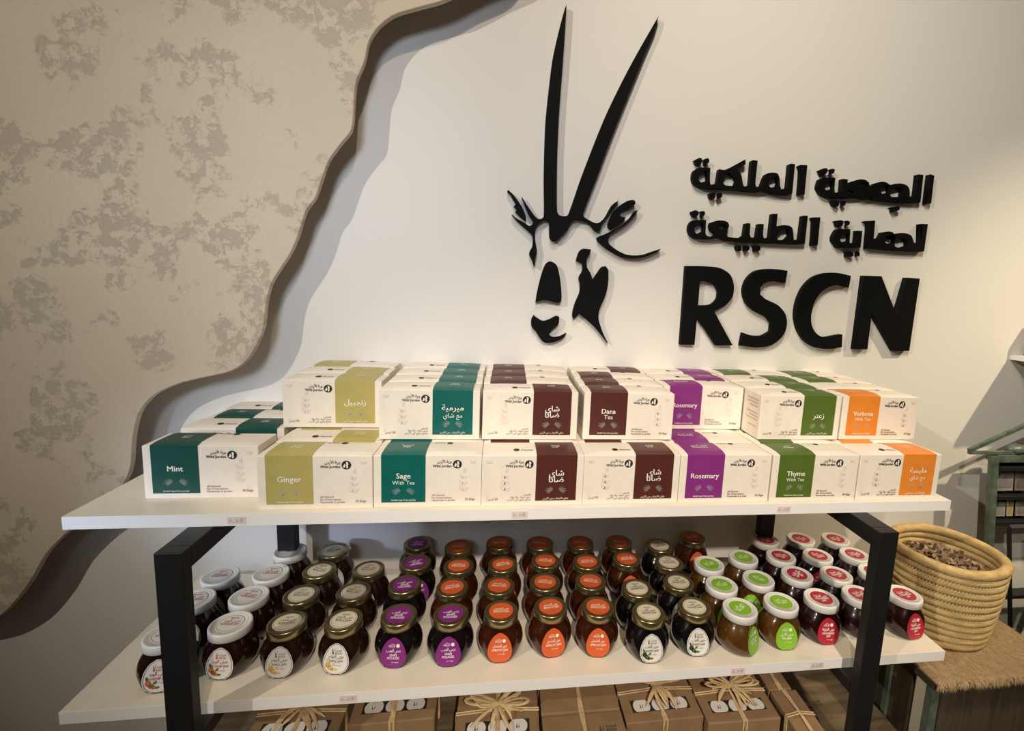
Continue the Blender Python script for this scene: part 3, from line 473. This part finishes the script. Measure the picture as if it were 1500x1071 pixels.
for i, (lb, ar) in enumerate([('second thyme tea box from the front in the upper green column', True), ('third thyme tea box from the front in the upper green column', True), ('rearmost thyme tea box of the upper column, green band at left', False)]):
    up('thyme', 1.0650 + .001 * i, .1450 + .0634 * i, i + 1, lb, ar)
up('verbena', 1.2275, .0830, 0, 'upper orange tea box whose front reads Verbena', face=True, jit=.004)
up('thyme', 1.2290, .1470, 1, 'plain cream tea box top just behind the upper Verbena box', plain=True)
up('thyme', 1.2290, .2090, 2, 'green-banded tea box behind the plain one in the rightmost upper column')
up('thyme', 1.2285, .2718, 3, 'rearmost green-banded tea box of the rightmost upper column, at the wall')

# ------------------------------------------------------------------ jam jars
def lean(z): return .0338 - max(0, z - .006) * .20     # half depth of the jar: flat leaning faces carry the labels
def jar_warp(p):
    x, y, z = p
    if z < .016: y *= 1 + .28 * (1 - z / .016)
    if z < .055: y = max(-lean(z), min(lean(z), y))
    return (x, y, z)
PROF = [(.0, .0012), (.0215, .0006), (.0275, .0), (.0305, .0025), (.0350, .010), (.0379, .018), (.0387, .026), (.0376, .034), (.0345, .042), (.0300, .049), (.0264, .0545), (.0250, .0575), (.0252, .064)]
def jar_mesh(m): return MB().lathe(PROF[1:], 40, jar_warp).mesh('glass_jar', m, True)
def lid_mesh(m, r): return MB().lathe([(r - .0012, .0585), (r, .0592), (r, .0705), (r - .0004, .0717), (r - .0012, .0723), (r - .0036, .0725), (r - .0044, .0718), (.0012, .0718)], 40).mesh('lid', m, True)
def put_label(a, b):   # on the leaning front face
    return (a, -lean(b) - .0005, b)
pl2 = lambda a, b: (lambda q: (q[0], q[1] - .0003, q[2]))(put_label(a, b))
pl3 = lambda a, b: (lambda q: (q[0], q[1] - .0005, q[2]))(put_label(a, b))
def egg(sx=1, sz=1, n=28):
    P = []
    for i in range(n):
        t = 2 * math.pi * i / n; c, s = math.cos(t), math.sin(t)
        P.append((.0200 * sx * c * (1 - .20 * s), .0250 + (.0245 * s if s > 0 else .0245 * s) * sz))
    return P
def label_mesh(m, sx=1, sz=1, put=put_label):
    P = egg(sx, sz); mb = MB(); vs = []; n = len(P); rows = 10
    for k in range(rows + 1):                       # built in level strips so that it follows the lean
        z = .0250 + (-.0228 + .0470 * k / rows) * sz
        s = max(-1, min(1, (z - .0250) / (.0245 * sz))); c = math.sqrt(max(0, 1 - s * s)); w = .0200 * sx * c * (1 - .20 * s)
        vs += [put(-w, z), put(w, z)]
    return mb.add(vs, [(2 * k, 2 * k + 1, 2 * k + 3, 2 * k + 2) for k in range(rows)]).mesh('label', m)
put_top = lambda a, b: (a, b, .0722)
def sticker(m, r): 
    mb = MB(); mb.lathe([(r, .0718), (r, .07205), (.0005, .07205)], 32); return mb.mesh('lid_sticker', m)
def prints(kind, ink, ar, lines, rscn):
    a = MB(); b = MB()
    if rscn:
        poly(a, [(-.0065, .0365), (-.0058, .0430), (-.0048, .0365)], pl2); poly(a, [(-.0045, .0365), (-.0025, .0430), (-.0036, .0365)], pl2); poly(a, [(-.0067, .0360), (-.0035, .0360), (-.0044, .0325), (-.0056, .0325)], pl2)
        write(a, 'RSCN', .0032, .0326, .0042, pl2, 'C', .014); write(a, 'الملكية', .0032, .0370, .0038, pl2, 'C', .01)
    else:
        write(a, 'Wild Jordan', -.0030, .0345, .0036, pl2, 'C', .014, width=.011); write(a, 'برية الأردن', -.0022, .0375, .0036, pl2, 'C', .014, width=.009)
        disc(a, .0068, .0367, .0029, pl2, 14)
    write(a, ar, 0, .0270, .0070, pl2, 'C', .014, width=min(.023, .0026 * len(ar)))
    for i, t in enumerate(lines): write(a, t, 0, .0205 - .0046 * i, .0052, pl2, 'C', .014, width=min(.0265, .0024 * len(t)))
    write(a, 'net weight', .003, .0150 - .0046 * (len(lines) - 1), .0028, pl2, 'C', .0)
    write(b, ar, 0, .0022, .0085, put_top, 'C', .014, width=min(.025, .0030 * len(ar)))
    for i, t in enumerate(lines): write(b, t, 0, -.0050 - .0058 * i, .0068, put_top, 'C', .014, width=min(.027, .0028 * len(t)))
    if rscn: write(b, 'RSCN', 0, .0098, .0050, put_top, 'C', .014)
    return a.mesh('label_print', ink), b.mesh('lid_print', ink)
def ring_mesh(r, w, m, z=.0723):
    n = 32; vs = []
    for i in range(n):
        t = 2 * math.pi * i / n; vs += [(r * math.cos(t), r * math.sin(t), z), ((r + w) * math.cos(t), (r + w) * math.sin(t), z)]
    return mesh('ring_line', vs, [(2 * i, 2 * i + 1, (2 * i + 3) % (2 * n), (2 * i + 2) % (2 * n)) for i in range(n)], m)
def egg_line(m):
    A, B = egg(.90, .92), egg(.935, .945); n = len(A); vs = []
    for p, q in zip(A, B): vs += [pl2(*p), pl2(*q)]
    return mesh('border_line', vs, [(2 * i, 2 * i + 1, (2 * i + 3) % (2 * n), (2 * i + 2) % (2 * n)) for i in range(n)], m)
PAPER = mat('off_white_label_paper', (.76, .73, .68), .5, noise=.03); CREAM = mat('cream_label_paper', (.72, .65, .50), .5, noise=.03)
def jam(n, col, col2): return mat(n, col, .25, coat=1.0, col2=col2, nscale=55, spec=.25)
RED_INK = mat('red_ink', (.42, .06, .04), .55, noise=.05); GREY_INK = mat('grey_ink', (.07, .065, .06), .55, noise=.05)
JT = {
 'rosehip': dict(jam=jam('dark_red_preserve', (.008, .0018, .0012), (.018, .004, .002)), lid=WHITE_LID, r=.0304, lab=PAPER, st=PAPER, ink=RED_INK, ar='مربى الورد', en=['ROSEHIP JAM'], rscn=True),
 'apple': dict(jam=jam('dark_apple_preserve', (.009, .003, .0012), (.020, .007, .003)), lid=GOLD, r=.0292, lab=PAPER, st=CREAM, ink=GREY_INK, ar='مربى التفاح', en=['APPLE JAM'], rscn=True),
 'molasses': dict(jam=jam('black_grape_molasses', (.003, .002, .002), (.006, .004, .0035)), lid=GOLD, r=.0292, lab=mat('purple_label', (.215, .022, .20), .45, noise=.04), st=None, ink=WHITE_INK, ar='دبس العنب', en=['GRAPE', 'MOLASSES'], rscn=False),
 'apricot': dict(jam=jam('apricot_preserve', (.022, .0045, .001), (.050, .011, .002)), lid=GOLD, r=.0292, lab=mat('orange_label', (.66, .115, .03), .45, noise=.04), st=None, ink=WHITE_INK, ar='مربى المشمش', en=['APRICOT JAM'], rscn=False),
 'grapes': dict(jam=jam('black_grape_preserve', (.002, .002, .0025), (.004, .0035, .004)), lid=GOLD, r=.0292, lab=PAPER, st=CREAM, ink=GREY_INK, ar='مربى العنب', en=['GRAPES JAM'], rscn=True),
 'fig': dict(jam=jam('amber_fig_preserve', (.055, .021, .003), (.105, .044, .007)), lid=WHITE_LID, r=.0304, lab=mat('lime_label', (.24, .50, .03), .45, noise=.04), st=None, ink=WHITE_INK, ar='مربى التين', en=['FIG JAM'], rscn=False),
 'strawberry': dict(jam=jam('dark_strawberry_preserve', (.008, .0015, .002), (.018, .003, .003)), lid=WHITE_LID, r=.0304, lab=mat('red_label', (.42, .018, .04), .45, noise=.04), st=None, ink=WHITE_INK, ar='مربى الفراولة', en=['STRAWBERRY', 'JAM'], rscn=False)}
FRUIT = {'rosehip': [(.55, .14, .04), (.10, .16, .05)], 'apple': [(.62, .36, .08), (.66, .56, .25)], 'grapes': [(.03, .05, .02), (.10, .17, .05)]}
def fruit_print(kind):
    c1_, c2_ = FRUIT[kind]; a = MB(); b = MB()
    for (x, z, r) in ((-.0120, .0165, .0042), (-.0085, .0125, .0036), (-.0052, .0105, .0030)): disc(a, x, z, r, pl2, 12)
    for (x, z, t) in ((-.011, .0120, .2), (-.006, .0150, .7), (-.0035, .0095, .1), (-.013, .0195, 1.8)): leaf(b, x, z, .0075, t, pl3, .5)
    return a.mesh('fruit_print', mat(kind + '_fruit_ink', c1_, .5, noise=.2, nscale=300)), b.mesh('leaf_print', mat(kind + '_leaf_ink', c2_, .5, noise=.2, nscale=300))
JM = {}
for k, d in JT.items():
    lp, tp = prints(k, d['ink'], d['ar'], d['en'], d['rscn'])
    JM[k] = [('glass_jar', jar_mesh(d['jam']), 0), ('lid', lid_mesh(d['lid'], d['r']), 0), ('lid_sticker', sticker(d['st'] or d['lab'], .0205 if d['r'] < .030 else .0195), 1), ('lid_print', tp, 1),
             ('label', label_mesh(d['lab']), 0), ('label_print', lp, 2)]
    if d['rscn']:
        JM[k] += [('border_line', egg_line(GREY_INK), 2), ('ring_line', ring_mesh(.0183, .0005, GREY_INK), 1)]
        f1, f2 = fruit_print(k); JM[k] += [('fruit_print', f1, 2), ('leaf_print', f2, 2)]
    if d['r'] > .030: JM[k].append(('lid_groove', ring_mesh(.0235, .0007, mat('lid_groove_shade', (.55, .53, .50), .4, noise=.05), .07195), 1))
JN = {'rosehip': 'white-lidded dark red jam jar', 'apple': 'gold-lidded apple jam jar', 'molasses': 'purple-labelled grape molasses jar', 'apricot': 'orange-labelled apricot jam jar', 'grapes': 'gold-lidded black grape jam jar',
      'fig': 'lime-labelled fig jam jar', 'strawberry': 'white-lidded strawberry jam jar with red label'}
ROWN = ['front', 'second', 'third', 'back']; ORD = ['leftmost', 'second', 'third', 'fourth', 'fifth', 'rightmost']
ROT = {('fig', 0, 0): .62, ('rosehip', 0, 0): .10, ('apple', 0, 0): -.02, ('strawberry', 0, 1): .30, ('strawberry', 0, 2): .12, ('strawberry', 1, 0): .9, ('fig', 1, 1): -.8, ('molasses', 0, 1): -.02}
for k, rows in JARS.items():
    for r, row in enumerate(rows):
        for c, (x, y) in enumerate(row):
            rz = ROT.get((k, r, c), random.uniform(-.12, .12) if r == 0 else random.uniform(-.35, .35))
            e = empty('jam_jar', (x, y, -HL), rz)
            made = []
            for n, me, lev in JM[k]:
                par = e if lev == 0 else made[1] if lev == 1 else made[4]
                o = obj(n, me, par); made.append(o)
                if 'print' in n: o['kind'] = 'stuff'
            pos = '' if len(row) == 1 else f'{ORD[c] if c < len(row) - 1 else "rightmost"} in the '
            lb = f'{JN[k]}, {pos}{ROWN[r]} row of its kind' if pos else f'{JN[k]}, alone in the {ROWN[r]} row of its kind'
            tag(e, lb, 'jam jar', f'{k} jars on the lower shelf')

# ------------------------------------------------------------------ kraft gift boxes under the lower shelf
def ribbon(mb, pts, w, up=(0, 0, 1)):
    pts = [Vector(p) for p in pts]; vs = []
    for i, p in enumerate(pts):
        t = (pts[min(i + 1, len(pts) - 1)] - pts[max(i - 1, 0)]).normalized(); s = t.cross(Vector(up))
        if s.length < .05: s = t.cross(Vector((0, 1, 0)))
        s.normalize(); ww = w[i] if isinstance(w, list) else w
        vs += [p - s * ww + Vector((0, 0, .0012)), p + Vector((0, 0, .0022)), p + s * ww + Vector((0, 0, .0012)), p]
    fs = []
    for i in range(len(pts) - 1):
        a, b = 4 * i, 4 * i + 4
        for q in range(4): fs.append((a + q, a + (q + 1) % 4, b + (q + 1) % 4, b + q))
    fs += [(0, 1, 2, 3), tuple(4 * (len(pts) - 1) + q for q in (3, 2, 1, 0))]
    mb.add(vs, fs)
def gift(x, y, label, w=.152, d=.125, h=.065, seed=0, win=True, bow=True, lift=0, style=0):
    R = random.Random(seed); e = empty('gift_box', (x + w / 2, y + d / 2, Z3 + lift), R.uniform(-.02, .02))
    obj('kraft_box', boxmesh('kraft_box', (-w / 2, -d / 2, 0), (w / 2, d / 2, h * .999), KRAFT, .0022), e)
    if win:
        wz = h + .0006; o = obj('jar_window', boxmesh('jar_window', (-w * .38, -d * .33, h), (w * .38, -d * .12, wz), mat('window_dark', (.03, .025, .02), .4, noise=.1)), e)
        for i in range(3):
            mb = MB(); mb.lathe([(.0168, wz), (.0168, wz + .0006), (.0005, wz + .0006)], 20); cx = (-1 + i) * .0375
            mb.v = [(a + cx, max(-d * .325, min(-d * .125, b - d * .235)), c) for a, b, c in mb.v]
            q = obj('jar_lid_view', mb.mesh('jar_lid_view', PAPER), o)
        mb = MB(); put = lambda a, b: (a, b, wz + .0010)
        for i in range(3):
            cx = (-1 + i) * .0375; poly(mb, [(cx - .004, -d * .27), (cx - .0025, -d * .19), (cx - .001, -d * .27)], put); poly(mb, [(cx, -d * .27), (cx + .003, -d * .19), (cx + .0018, -d * .27)], put)
        obj('oryx_print', mb.mesh('oryx_print', RED_INK if style else GREY_INK), o)
    else:
        mb = MB(); put = lambda a, b: (a, b, h + .0006)
        write(mb, 'RSCN', .040, d * .16, .0075, put, 'L', .03); write(mb, 'الملكية', .040, d * .22, .007, put, 'L', .02)
        poly(mb, [(.027, d * .17), (.0285, d * .27), (.031, d * .17)], put); poly(mb, [(.032, d * .17), (.0355, d * .27), (.0345, d * .17)], put)
        obj('stamp_print', mb.mesh('stamp_print', GREY_INK), e)
    zt = h + .0012
    mb = MB()
    for off in (-.0035, .0, .0035):
        ribbon(mb, [(off, -d / 2 - .0015, .004), (off, -d / 2 - .0015, h), (off * .6, -d * .25, zt), (off * .3, d * .06, zt + .002), (off, d / 2 + .001, h), (off, d / 2 + .0015, .004)], .0019, (1, 0, 0) if False else (0, 0, 1))
    obj('raffia_band', mb.mesh('raffia_band', RAFFIA), e)
    mb = MB()
    for off in (-.003, .002): ribbon(mb, [(-w / 2 - .0015, off, .004), (-w / 2 - .0012, off + .004, h), (0, d * .06 + off, zt + .001), (w / 2 + .0012, off + .004, h), (w / 2 + .0015, off, .004)], .0018)
    obj('raffia_band', mb.mesh('raffia_band', RAFFIA), e)
    if bow:
        c = Vector((0, d * .06, zt + .004))
        for s in (-1, 1):
            for q in range(4):
                a0 = s * R.uniform(-.25, .75); mb = MB(); l = R.uniform(.040, .060); sp = R.uniform(.010, .020)
                d_ = Vector((s * math.cos(a0), math.sin(a0) * s * .8, 0)); n_ = Vector((-d_.y, d_.x, 0)); pts = []
                for i in range(13):
                    t = i / 12; u = math.sin(t * math.pi); lat = math.cos(t * math.pi) * u * sp
                    pts.append(c + d_ * l * u + n_ * lat + Vector((0, 0, .004 + .012 * u + .002 * q)))
                ribbon(mb, pts, R.uniform(.0022, .0040)); obj('bow_loop', mb.mesh('bow_loop', RAFFIA), e)
        for q in range(7):
            ang = -math.pi / 2 + R.uniform(-1.5, 1.5); l = R.uniform(.035, .062); mb = MB(); bend = R.uniform(-.5, .5)
            ribbon(mb, [c + Vector((l * t * math.cos(ang + bend * t), l * t * math.sin(ang + bend * t), .006 + .006 * math.sin(t * 3) - .008 * t)) for t in (0, .25, .5, .75, 1)], [.0018, .0030, .0036, .0034, .0012])
            obj('bow_tail', mb.mesh('bow_tail', RAFFIA), e)
        mb = MB(); mb.tube([c + Vector((-.006, 0, .002)), c + Vector((0, 0, .006)), c + Vector((.006, 0, .002))], .0045, 8); obj('bow_knot', mb.mesh('bow_knot', RAFFIA, True), e)
    tag(e, label, 'gift box', 'raffia-tied gift boxes on the bottom shelf')
gift(.1745, .060, 'raffia-tied kraft gift box leftmost on the bottom shelf', seed=1)
gift(.3375, .093, 'raffia-tied kraft gift box second from the left, left of the dark gap', seed=2)
gift(.5295, .030, 'raffia-tied kraft gift box just right of the dark gap, jar window at front', seed=3)
gift(.6870, .083, 'stamped kraft gift box behind another in the middle of the bottom shelf', seed=4, win=False, bow=False)
gift(.6870, -.046, 'stamped kraft gift box at the front in the middle of the bottom shelf', seed=5, win=False, bow=False)
gift(.8420, .050, 'kraft gift box with drooping raffia bow, left of the neat bow', seed=6, style=1)
gift(.9975, .034, 'kraft gift box with a full raffia bow, rightmost but two', w=.146, seed=7, style=1)
gift(1.1560, .098, 'narrow kraft gift box at the back right, without a bow', seed=8, w=.050, bow=False, win=False)
gift(1.1560, -.030, 'narrow kraft gift box at the front right beside the bare wood', seed=9, w=.056, bow=False, win=False)

# ------------------------------------------------------------------ side table with hair mat, basket
TX0, TX1, TY0, TY1, TZ = 1.434, 1.742, .004, .26, -.369
tb = empty('side_table', ((TX0 + TX1) / 2, (TY0 + TY1) / 2, -.95))
def tp(n, me): o = obj(n, me, tb); o.location = (-(TX0 + TX1) / 2, -(TY0 + TY1) / 2, .95); return o
tp('table_top', boxmesh('table_top', (TX0, TY0, TZ - .02), (TX1, TY1, TZ), DARK_WOOD, .001))
for x in (TX0, TX1 - .016):
    for y in (TY0, TY1 - .016): tp('leg', boxmesh('leg', (x, y, -.95), (x + .016, y + .016, TZ - .02), GREEN_METAL, .001))
for x in (TX0 - .0,): tp('side_rail', boxmesh('side_rail', (x + .001, TY0 + .016, -.60), (x + .013, TY1 - .016, -.588), GREEN_METAL, .001))
for i in range(3):
    xx = TX0 + .030 + i * .088
    tp('front_board', boxmesh('front_board', (xx, TY0 + .010, -.94), (xx + .0865, TY0 + .024, TZ - .022), DARK_WOOD, .001))
tp('side_post', boxmesh('side_post', (TX0 - .002, .10, -.95), (TX0 + .010, .112, TZ - .021), GREEN_METAL, .001))
tp('side_board', boxmesh('side_board', (TX0 + .004, TY0 + .05, -.94), (TX0 + .014, TY1 - .03, TZ - .022), DARK_WOOD, .001))
tag(tb, 'dark wooden side table with worn green metal legs at the right of the rack', 'side table')
# mat
mt = empty('hair_mat', ((TX0 + TX1) / 2, TY0, TZ))
R = random.Random(3); nx, ny = 26, 26; x0, x1, y0, y1 = TX0 - .006, TX1 - .002, TY0 - .012, TY1
def matz(x, y): return .008 + .0012 * math.sin(x * 60) * math.cos(y * 47)
vs = []; cxm = (TX0 + TX1) / 2
for jj in range(ny + 1):
    for ii in range(nx + 1):
        x = x0 + (x1 - x0) * ii / nx; y = y0 + (y1 - y0) * jj / ny; vs.append((x - cxm, y - TY0, matz(x, y)))
nb = len(vs); vs += [(v[0], v[1], .0005) for v in vs[:]]; n1 = nx + 1; fs = []
for jj in range(ny):
    for ii in range(nx):
        a = jj * n1 + ii; fs.append((a, a + 1, a + n1 + 1, a + n1)); fs.append((nb + a, nb + a + n1, nb + a + n1 + 1, nb + a + 1))
for ii in range(nx): fs.append((ii, nb + ii, nb + ii + 1, ii + 1)); a = ny * n1 + ii; fs.append((a, a + 1, nb + a + 1, nb + a))
for jj in range(ny): a = jj * n1; fs.append((a, a + n1, nb + a + n1, nb + a)); a += nx; fs.append((a, nb + a, nb + a + n1, a + n1))
obj('mat_base', mesh('mat_base', vs, fs, FUR, True), mt)
mb = MB()
for i in range(9000):
    x = R.uniform(x0, x1); y = R.uniform(y0, y1); edge = i < 1100
    if edge: y = y0 + R.uniform(-.001, .004)
    ln = R.uniform(.010, .022); a = -math.pi / 2 + R.gauss(0, .45); z = matz(x, y); w = .0007
    dx, dy = ln * math.cos(a), ln * math.sin(a); drop = R.uniform(.010, .018) if edge else -.003
    if edge: dx *= .5; dy *= .35
    p = Vector((x - cxm, y - TY0, z - .001)); mb.add([p + Vector((-w, 0, 0)), p + Vector((w, 0, 0)), p + Vector((dx, dy, -drop))], [(0, 1, 2)])
hair = obj('mat_hair', mb.mesh('mat_hair', mat('goat_hair_strand', (.46, .31, .17), .6, col2=(.66, .48, .28), nscale=90)), mt); hair['kind'] = 'stuff'
tag(mt, 'shaggy brown hair mat covering the side table under the basket', 'mat')

# coiled basket
bk = empty('basket', (1.567, .143, TZ + .0098))
nco = 12; prof = []
hgt = .186
mb = MB(); mb2 = MB()
for i in range(nco):
    t = i / (nco - 1); r = .084 + .018 * math.sin(t * 1.45) ** .8; z = .0085 + t * (hgt - .017); rt = .0086 if i < nco - 1 else .0104
    wob = random.Random(i)
    pts = []
    for k in range(64):
        a = 2 * math.pi * k / 64; pts.append((r * math.cos(a) * (1 + .012 * math.sin(2 * a + i * .3)), r * math.sin(a) * .97, z + .0012 * math.sin(3 * a + i)))
    mb_ = MB(); mb_.tube(pts, rt, 10, closed=True)
    o = obj('coil', mb_.mesh('coil', STRAW, True), bk)
    if i < nco - 1:
        st = MB()
        for k in range(110):
            a = 2 * math.pi * (k + .5 * (i % 2)) / 110; rr = r + rt * .78; zz = z + rt * .75
            c, s = math.cos(a), math.sin(a); tx, ty = -s, c; w = .0015
            st.add([(rr * c - tx * w, rr * .97 * s - ty * w, zz - .003), (rr * c + tx * w, rr * .97 * s + ty * w, zz - .003), ((rr + .0025) * c + tx * (w + .001), (rr + .0025) * .97 * s + ty * (w + .001), zz + .0015), ((rr) * c + tx * (w + .0015), rr * .97 * s + ty * (w + .0015), zz + .005), (rr * c, rr * .97 * s, zz + .005)], [(0, 1, 2), (0, 2, 3, 4)])
        obj('stitching', st.mesh('stitching', mat('pale_straw_stitch', (.66, .49, .24), .55, noise=.15, nscale=120)), o)['kind'] = 'stuff'
obj('basket_floor', MB().lathe([(.080, .001), (.080, .006), (.001, .006)], 40).mesh('basket_floor', STRAW), bk)
tag(bk, 'coiled golden straw basket full of dried pieces, standing on the hair mat', 'basket')
# dried wood and husk pieces in the basket
mb = MB(); mbs = [MB(), MB(), MB()]; R = random.Random(11)
fill = MB(); 
for i in range(520):
    a = R.uniform(0, 2 * math.pi); rr = math.sqrt(R.random()) * .086; zc = .134 + R.uniform(-.012, .012) + .012 * (1 - (rr / .1) ** 2)
    c = Vector((rr * math.cos(a), rr * math.sin(a), zc)); q = Matrix.Rotation(R.uniform(0, 6.3), 3, Vector((R.gauss(0, 1), R.gauss(0, 1), R.gauss(0, 1))).normalized())
    l, w, h = R.uniform(.006, .014), R.uniform(.004, .009), R.uniform(.0015, .004); P = []
    for dz, sc in ((-1, .75), (1, 1)):
        for k in range(5):
            t = 2 * math.pi * k / 5; P.append(c + q @ Vector((l * sc * math.cos(t) * R.uniform(.75, 1.1), w * sc * math.sin(t) * R.uniform(.75, 1.1), dz * h + .002 * math.cos(2 * t))))
    mbs[i % 3].add(P, [(4, 3, 2, 1, 0), (5, 6, 7, 8, 9)] + [(k, (k + 1) % 5, 5 + (k + 1) % 5, 5 + k) for k in range(5)])
dp = empty('dried_pieces', (1.567, .143, TZ + .0098))
for m_, cc in zip(mbs, ((.12, .065, .035), (.21, .13, .075), (.29, .21, .12))): 
    o = obj('husk_pieces', m_.mesh('husk_pieces', mat(f'dried_husk_{int(cc[0] * 100)}', cc, .65, noise=.3, nscale=150)), dp); o['kind'] = 'stuff'
o = obj('husk_bed', MB().lathe([(.070, .008), (.084, .10), (.089, .126), (.001, .132)], 32).mesh('husk_bed', mat('dried_husk_bed', (.09, .05, .03), .8, noise=.3, nscale=120)), dp)
tag(dp, 'heap of brown dried husk pieces filling the straw basket', 'dried pieces', kind='stuff')

# ------------------------------------------------------------------ green house-shaped rack, cards, wall shelf at the right edge
hr = empty('house_rack', (1.95, .30, -.95))
def hp(n, me): o = obj(n, me, hr); o.location = (-1.95, -.30, .95); return o
HX0, HX1, HY0, HY1 = 1.787, 2.12, .260, .292
for x in (HX0, HX1):
    me = boxmesh('post', (x, HY0, -.95), (x + .018, HY0 + .014, -.014), GREEN_METAL, .0015)
    for v in me.vertices: v.co.x -= v.co.z * .13
    hp('post', me)
def bar(n, p, q, r=.0042):
    mb = MB(); d = (Vector(q) - Vector(p)).normalized(); s = Vector((0, 1, 0)); u = d.cross(s).normalized(); vs = []
    for e_ in (p, q): vs += [Vector(e_) + s * a * r + u * b * r for a, b in ((-1, -1), (1, -1), (1, 1), (-1, 1))]
    mb.add(vs, [(0, 1, 2, 3), (7, 6, 5, 4), (0, 4, 5, 1), (1, 5, 6, 2), (2, 6, 7, 3), (3, 7, 4, 0)]); return hp(n, mb.mesh(n, GREEN_METAL))
ax, az = (HX0 + HX1 + .022) / 2, .105
for y in (HY0 + .007,):
    bar('roof_bar', (1.725, y, .000), (ax, y, az)); bar('roof_bar', (2 * ax - 1.725, y, .000), (ax, y, az))
    hp('eave_beam', boxmesh('eave_beam', (1.725, y - .004, -.009), (2 * ax - 1.725, y + .004, -.001), GREEN_METAL, .001))
hp('top_panel', boxmesh('top_panel', (HX0 + .016, HY0 + .002, -.030), (HX1 + .05, HY1, -.010), GREEN_METAL, .001))
BLK = mat('black_sheet', (.012, .012, .012), .5, noise=.1)
for z in (-.052, -.128, -.196, -.40): hp('shelf', boxmesh('shelf', (HX0 + .024 - z * .13, HY0 + .002, z), (HX1 - z * .13, HY1, z + .010), BLK, .0006))
hp('back_sheet', boxmesh('back_sheet', (HX0 + .050, HY1 - .003, -.21), (HX1, HY1 - .0005, -.030), BLK))
tag(hr, 'green metal house-shaped rack with black shelves at the right edge', 'display rack')
for i, (x, z, w, h, tilt, cc, lb) in enumerate(((1.832, -.118, .046, .058, .06, (.30, .26, .26), 'grey printed card leaning on the upper black shelf of the house rack'),
        (1.884, -.118, .05, .055, .05, (.18, .15, .14), 'dark printed card beside the grey card on the upper black shelf'),
        (1.834, -.186, .034, .036, .1, (.36, .33, .30), 'pale printed card on the middle black shelf, at its left'),
        (1.874, -.186, .018, .045, .02, (.50, .40, .22), 'narrow yellow card standing on the middle black shelf'),
        (1.900, -.186, .05, .040, .05, (.30, .25, .22), 'brown-grey card at the right of the yellow card'))):
    e = empty('printed_card', (x + w / 2, HY0 + .014, z + .0104), 0, -.10)
    obj('card', boxmesh('card', (-w / 2, -.001, 0), (w / 2, .001, h), mat(f'card_print_{i}', cc, .5, noise=.25, nscale=60)), e)
    obj('card_picture', boxmesh('card_picture', (-w * .40, -.0014, h * .12), (w * .40, -.001, h * .85), mat(f'card_picture_{i}', tuple(c * .7 for c in cc), .4, noise=.4, nscale=45)), e)
    tag(e, lb, 'card')
e = empty('pebble', (1.868, .276, .0065)); mb = MB(); mb.lathe([(.004, -.005), (.020, .0), (.024, .008), (.016, .018), (.003, .021)], 14, lambda p: (p[0] * 1.25, p[1] * .8, p[2] + .002 * math.sin(p[0] * 200)))
obj('pebble_body', mb.mesh('pebble_body', mat('grey_green_ceramic', (.10, .12, .10), .4, noise=.2, nscale=60), True), e); e.location.z = -.0075
tag(e, 'dark grey-green figurine lump lying under the roof of the house rack', 'figurine')
# black folding stand with a white paper at lower right
stnd = empty('folding_stand', (1.84, .18, -.95))
def sp_(n, p, q, r=.006):
    mb = MB(); mb.tube([p, q], r, 4); o = obj(n, mb.mesh(n, BLK), stnd); o.location = (-1.84, -.18, .95)
sp_('stand_leg', (1.792, .20, -.165), (1.905, .20, -.70)); sp_('stand_leg', (1.895, .19, -.25), (1.80, .19, -.75), .007); sp_('stand_leg', (1.80, .19, -.75), (1.80, .17, -.945), .007); sp_('stand_leg', (1.905, .20, -.70), (1.905, .18, -.945))
sp_('cross_bar', (1.792, .20, -.165), (1.90, .20, -.165))
tag(stnd, 'black folding stand legs at the lower right edge behind the mat', 'stand')
e = empty('paper_bag', (1.857, .15, -.37 - .05))
mb = MB(); mb.lathe([(.016, -.53), (.022, -.50), (.024, 0.0), (.019, .012), (.022, .020), (.006, .014)], 10, lambda p: (p[0] * (1.2 if p[2] > 0 else 1), p[1] * .8, p[2] + .005 * math.sin(p[0] * 190)))
obj('paper', mb.mesh('paper', mat('crumpled_white_paper', (.70, .69, .66), .7, noise=.1, bump=.5, bscale=80)), e)
tag(e, 'crumpled white paper bag beside the black stand at the right edge', 'paper bag')
# white wall shelf and brown object
ws = empty('wall_shelf', (1.878, YW, .2175))
obj('shelf_board', boxmesh('shelf_board', (0, -.14, 0), (.7, 0, .0125), SHELF_WHITE, .0006), ws)
obj('bracket', boxmesh('bracket', (.2, -.11, -.015), (.215, 0, -.0002), BLACK_STEEL), ws)
tag(ws, 'white wall shelf at the upper right edge of the picture', 'wall shelf')
e = empty('wooden_frame', (1.955, .300, .2302))
obj('frame_board', boxmesh('frame_board', (-.045, -.02, 0), (.08, .02, .09), mat('red_brown_wood', (.20, .075, .035), .5, noise=.2, nscale=15, stretch=(1, 1, 6)), .002), e)
obj('frame_foot', boxmesh('frame_foot', (-.05, -.026, 0), (.085, .026, .008), mat('red_brown_wood', (.2, .07, .03)), .001), e)
tag(e, 'red-brown wooden block standing on the white wall shelf', 'wooden block')
bpy.context.view_layer.update()
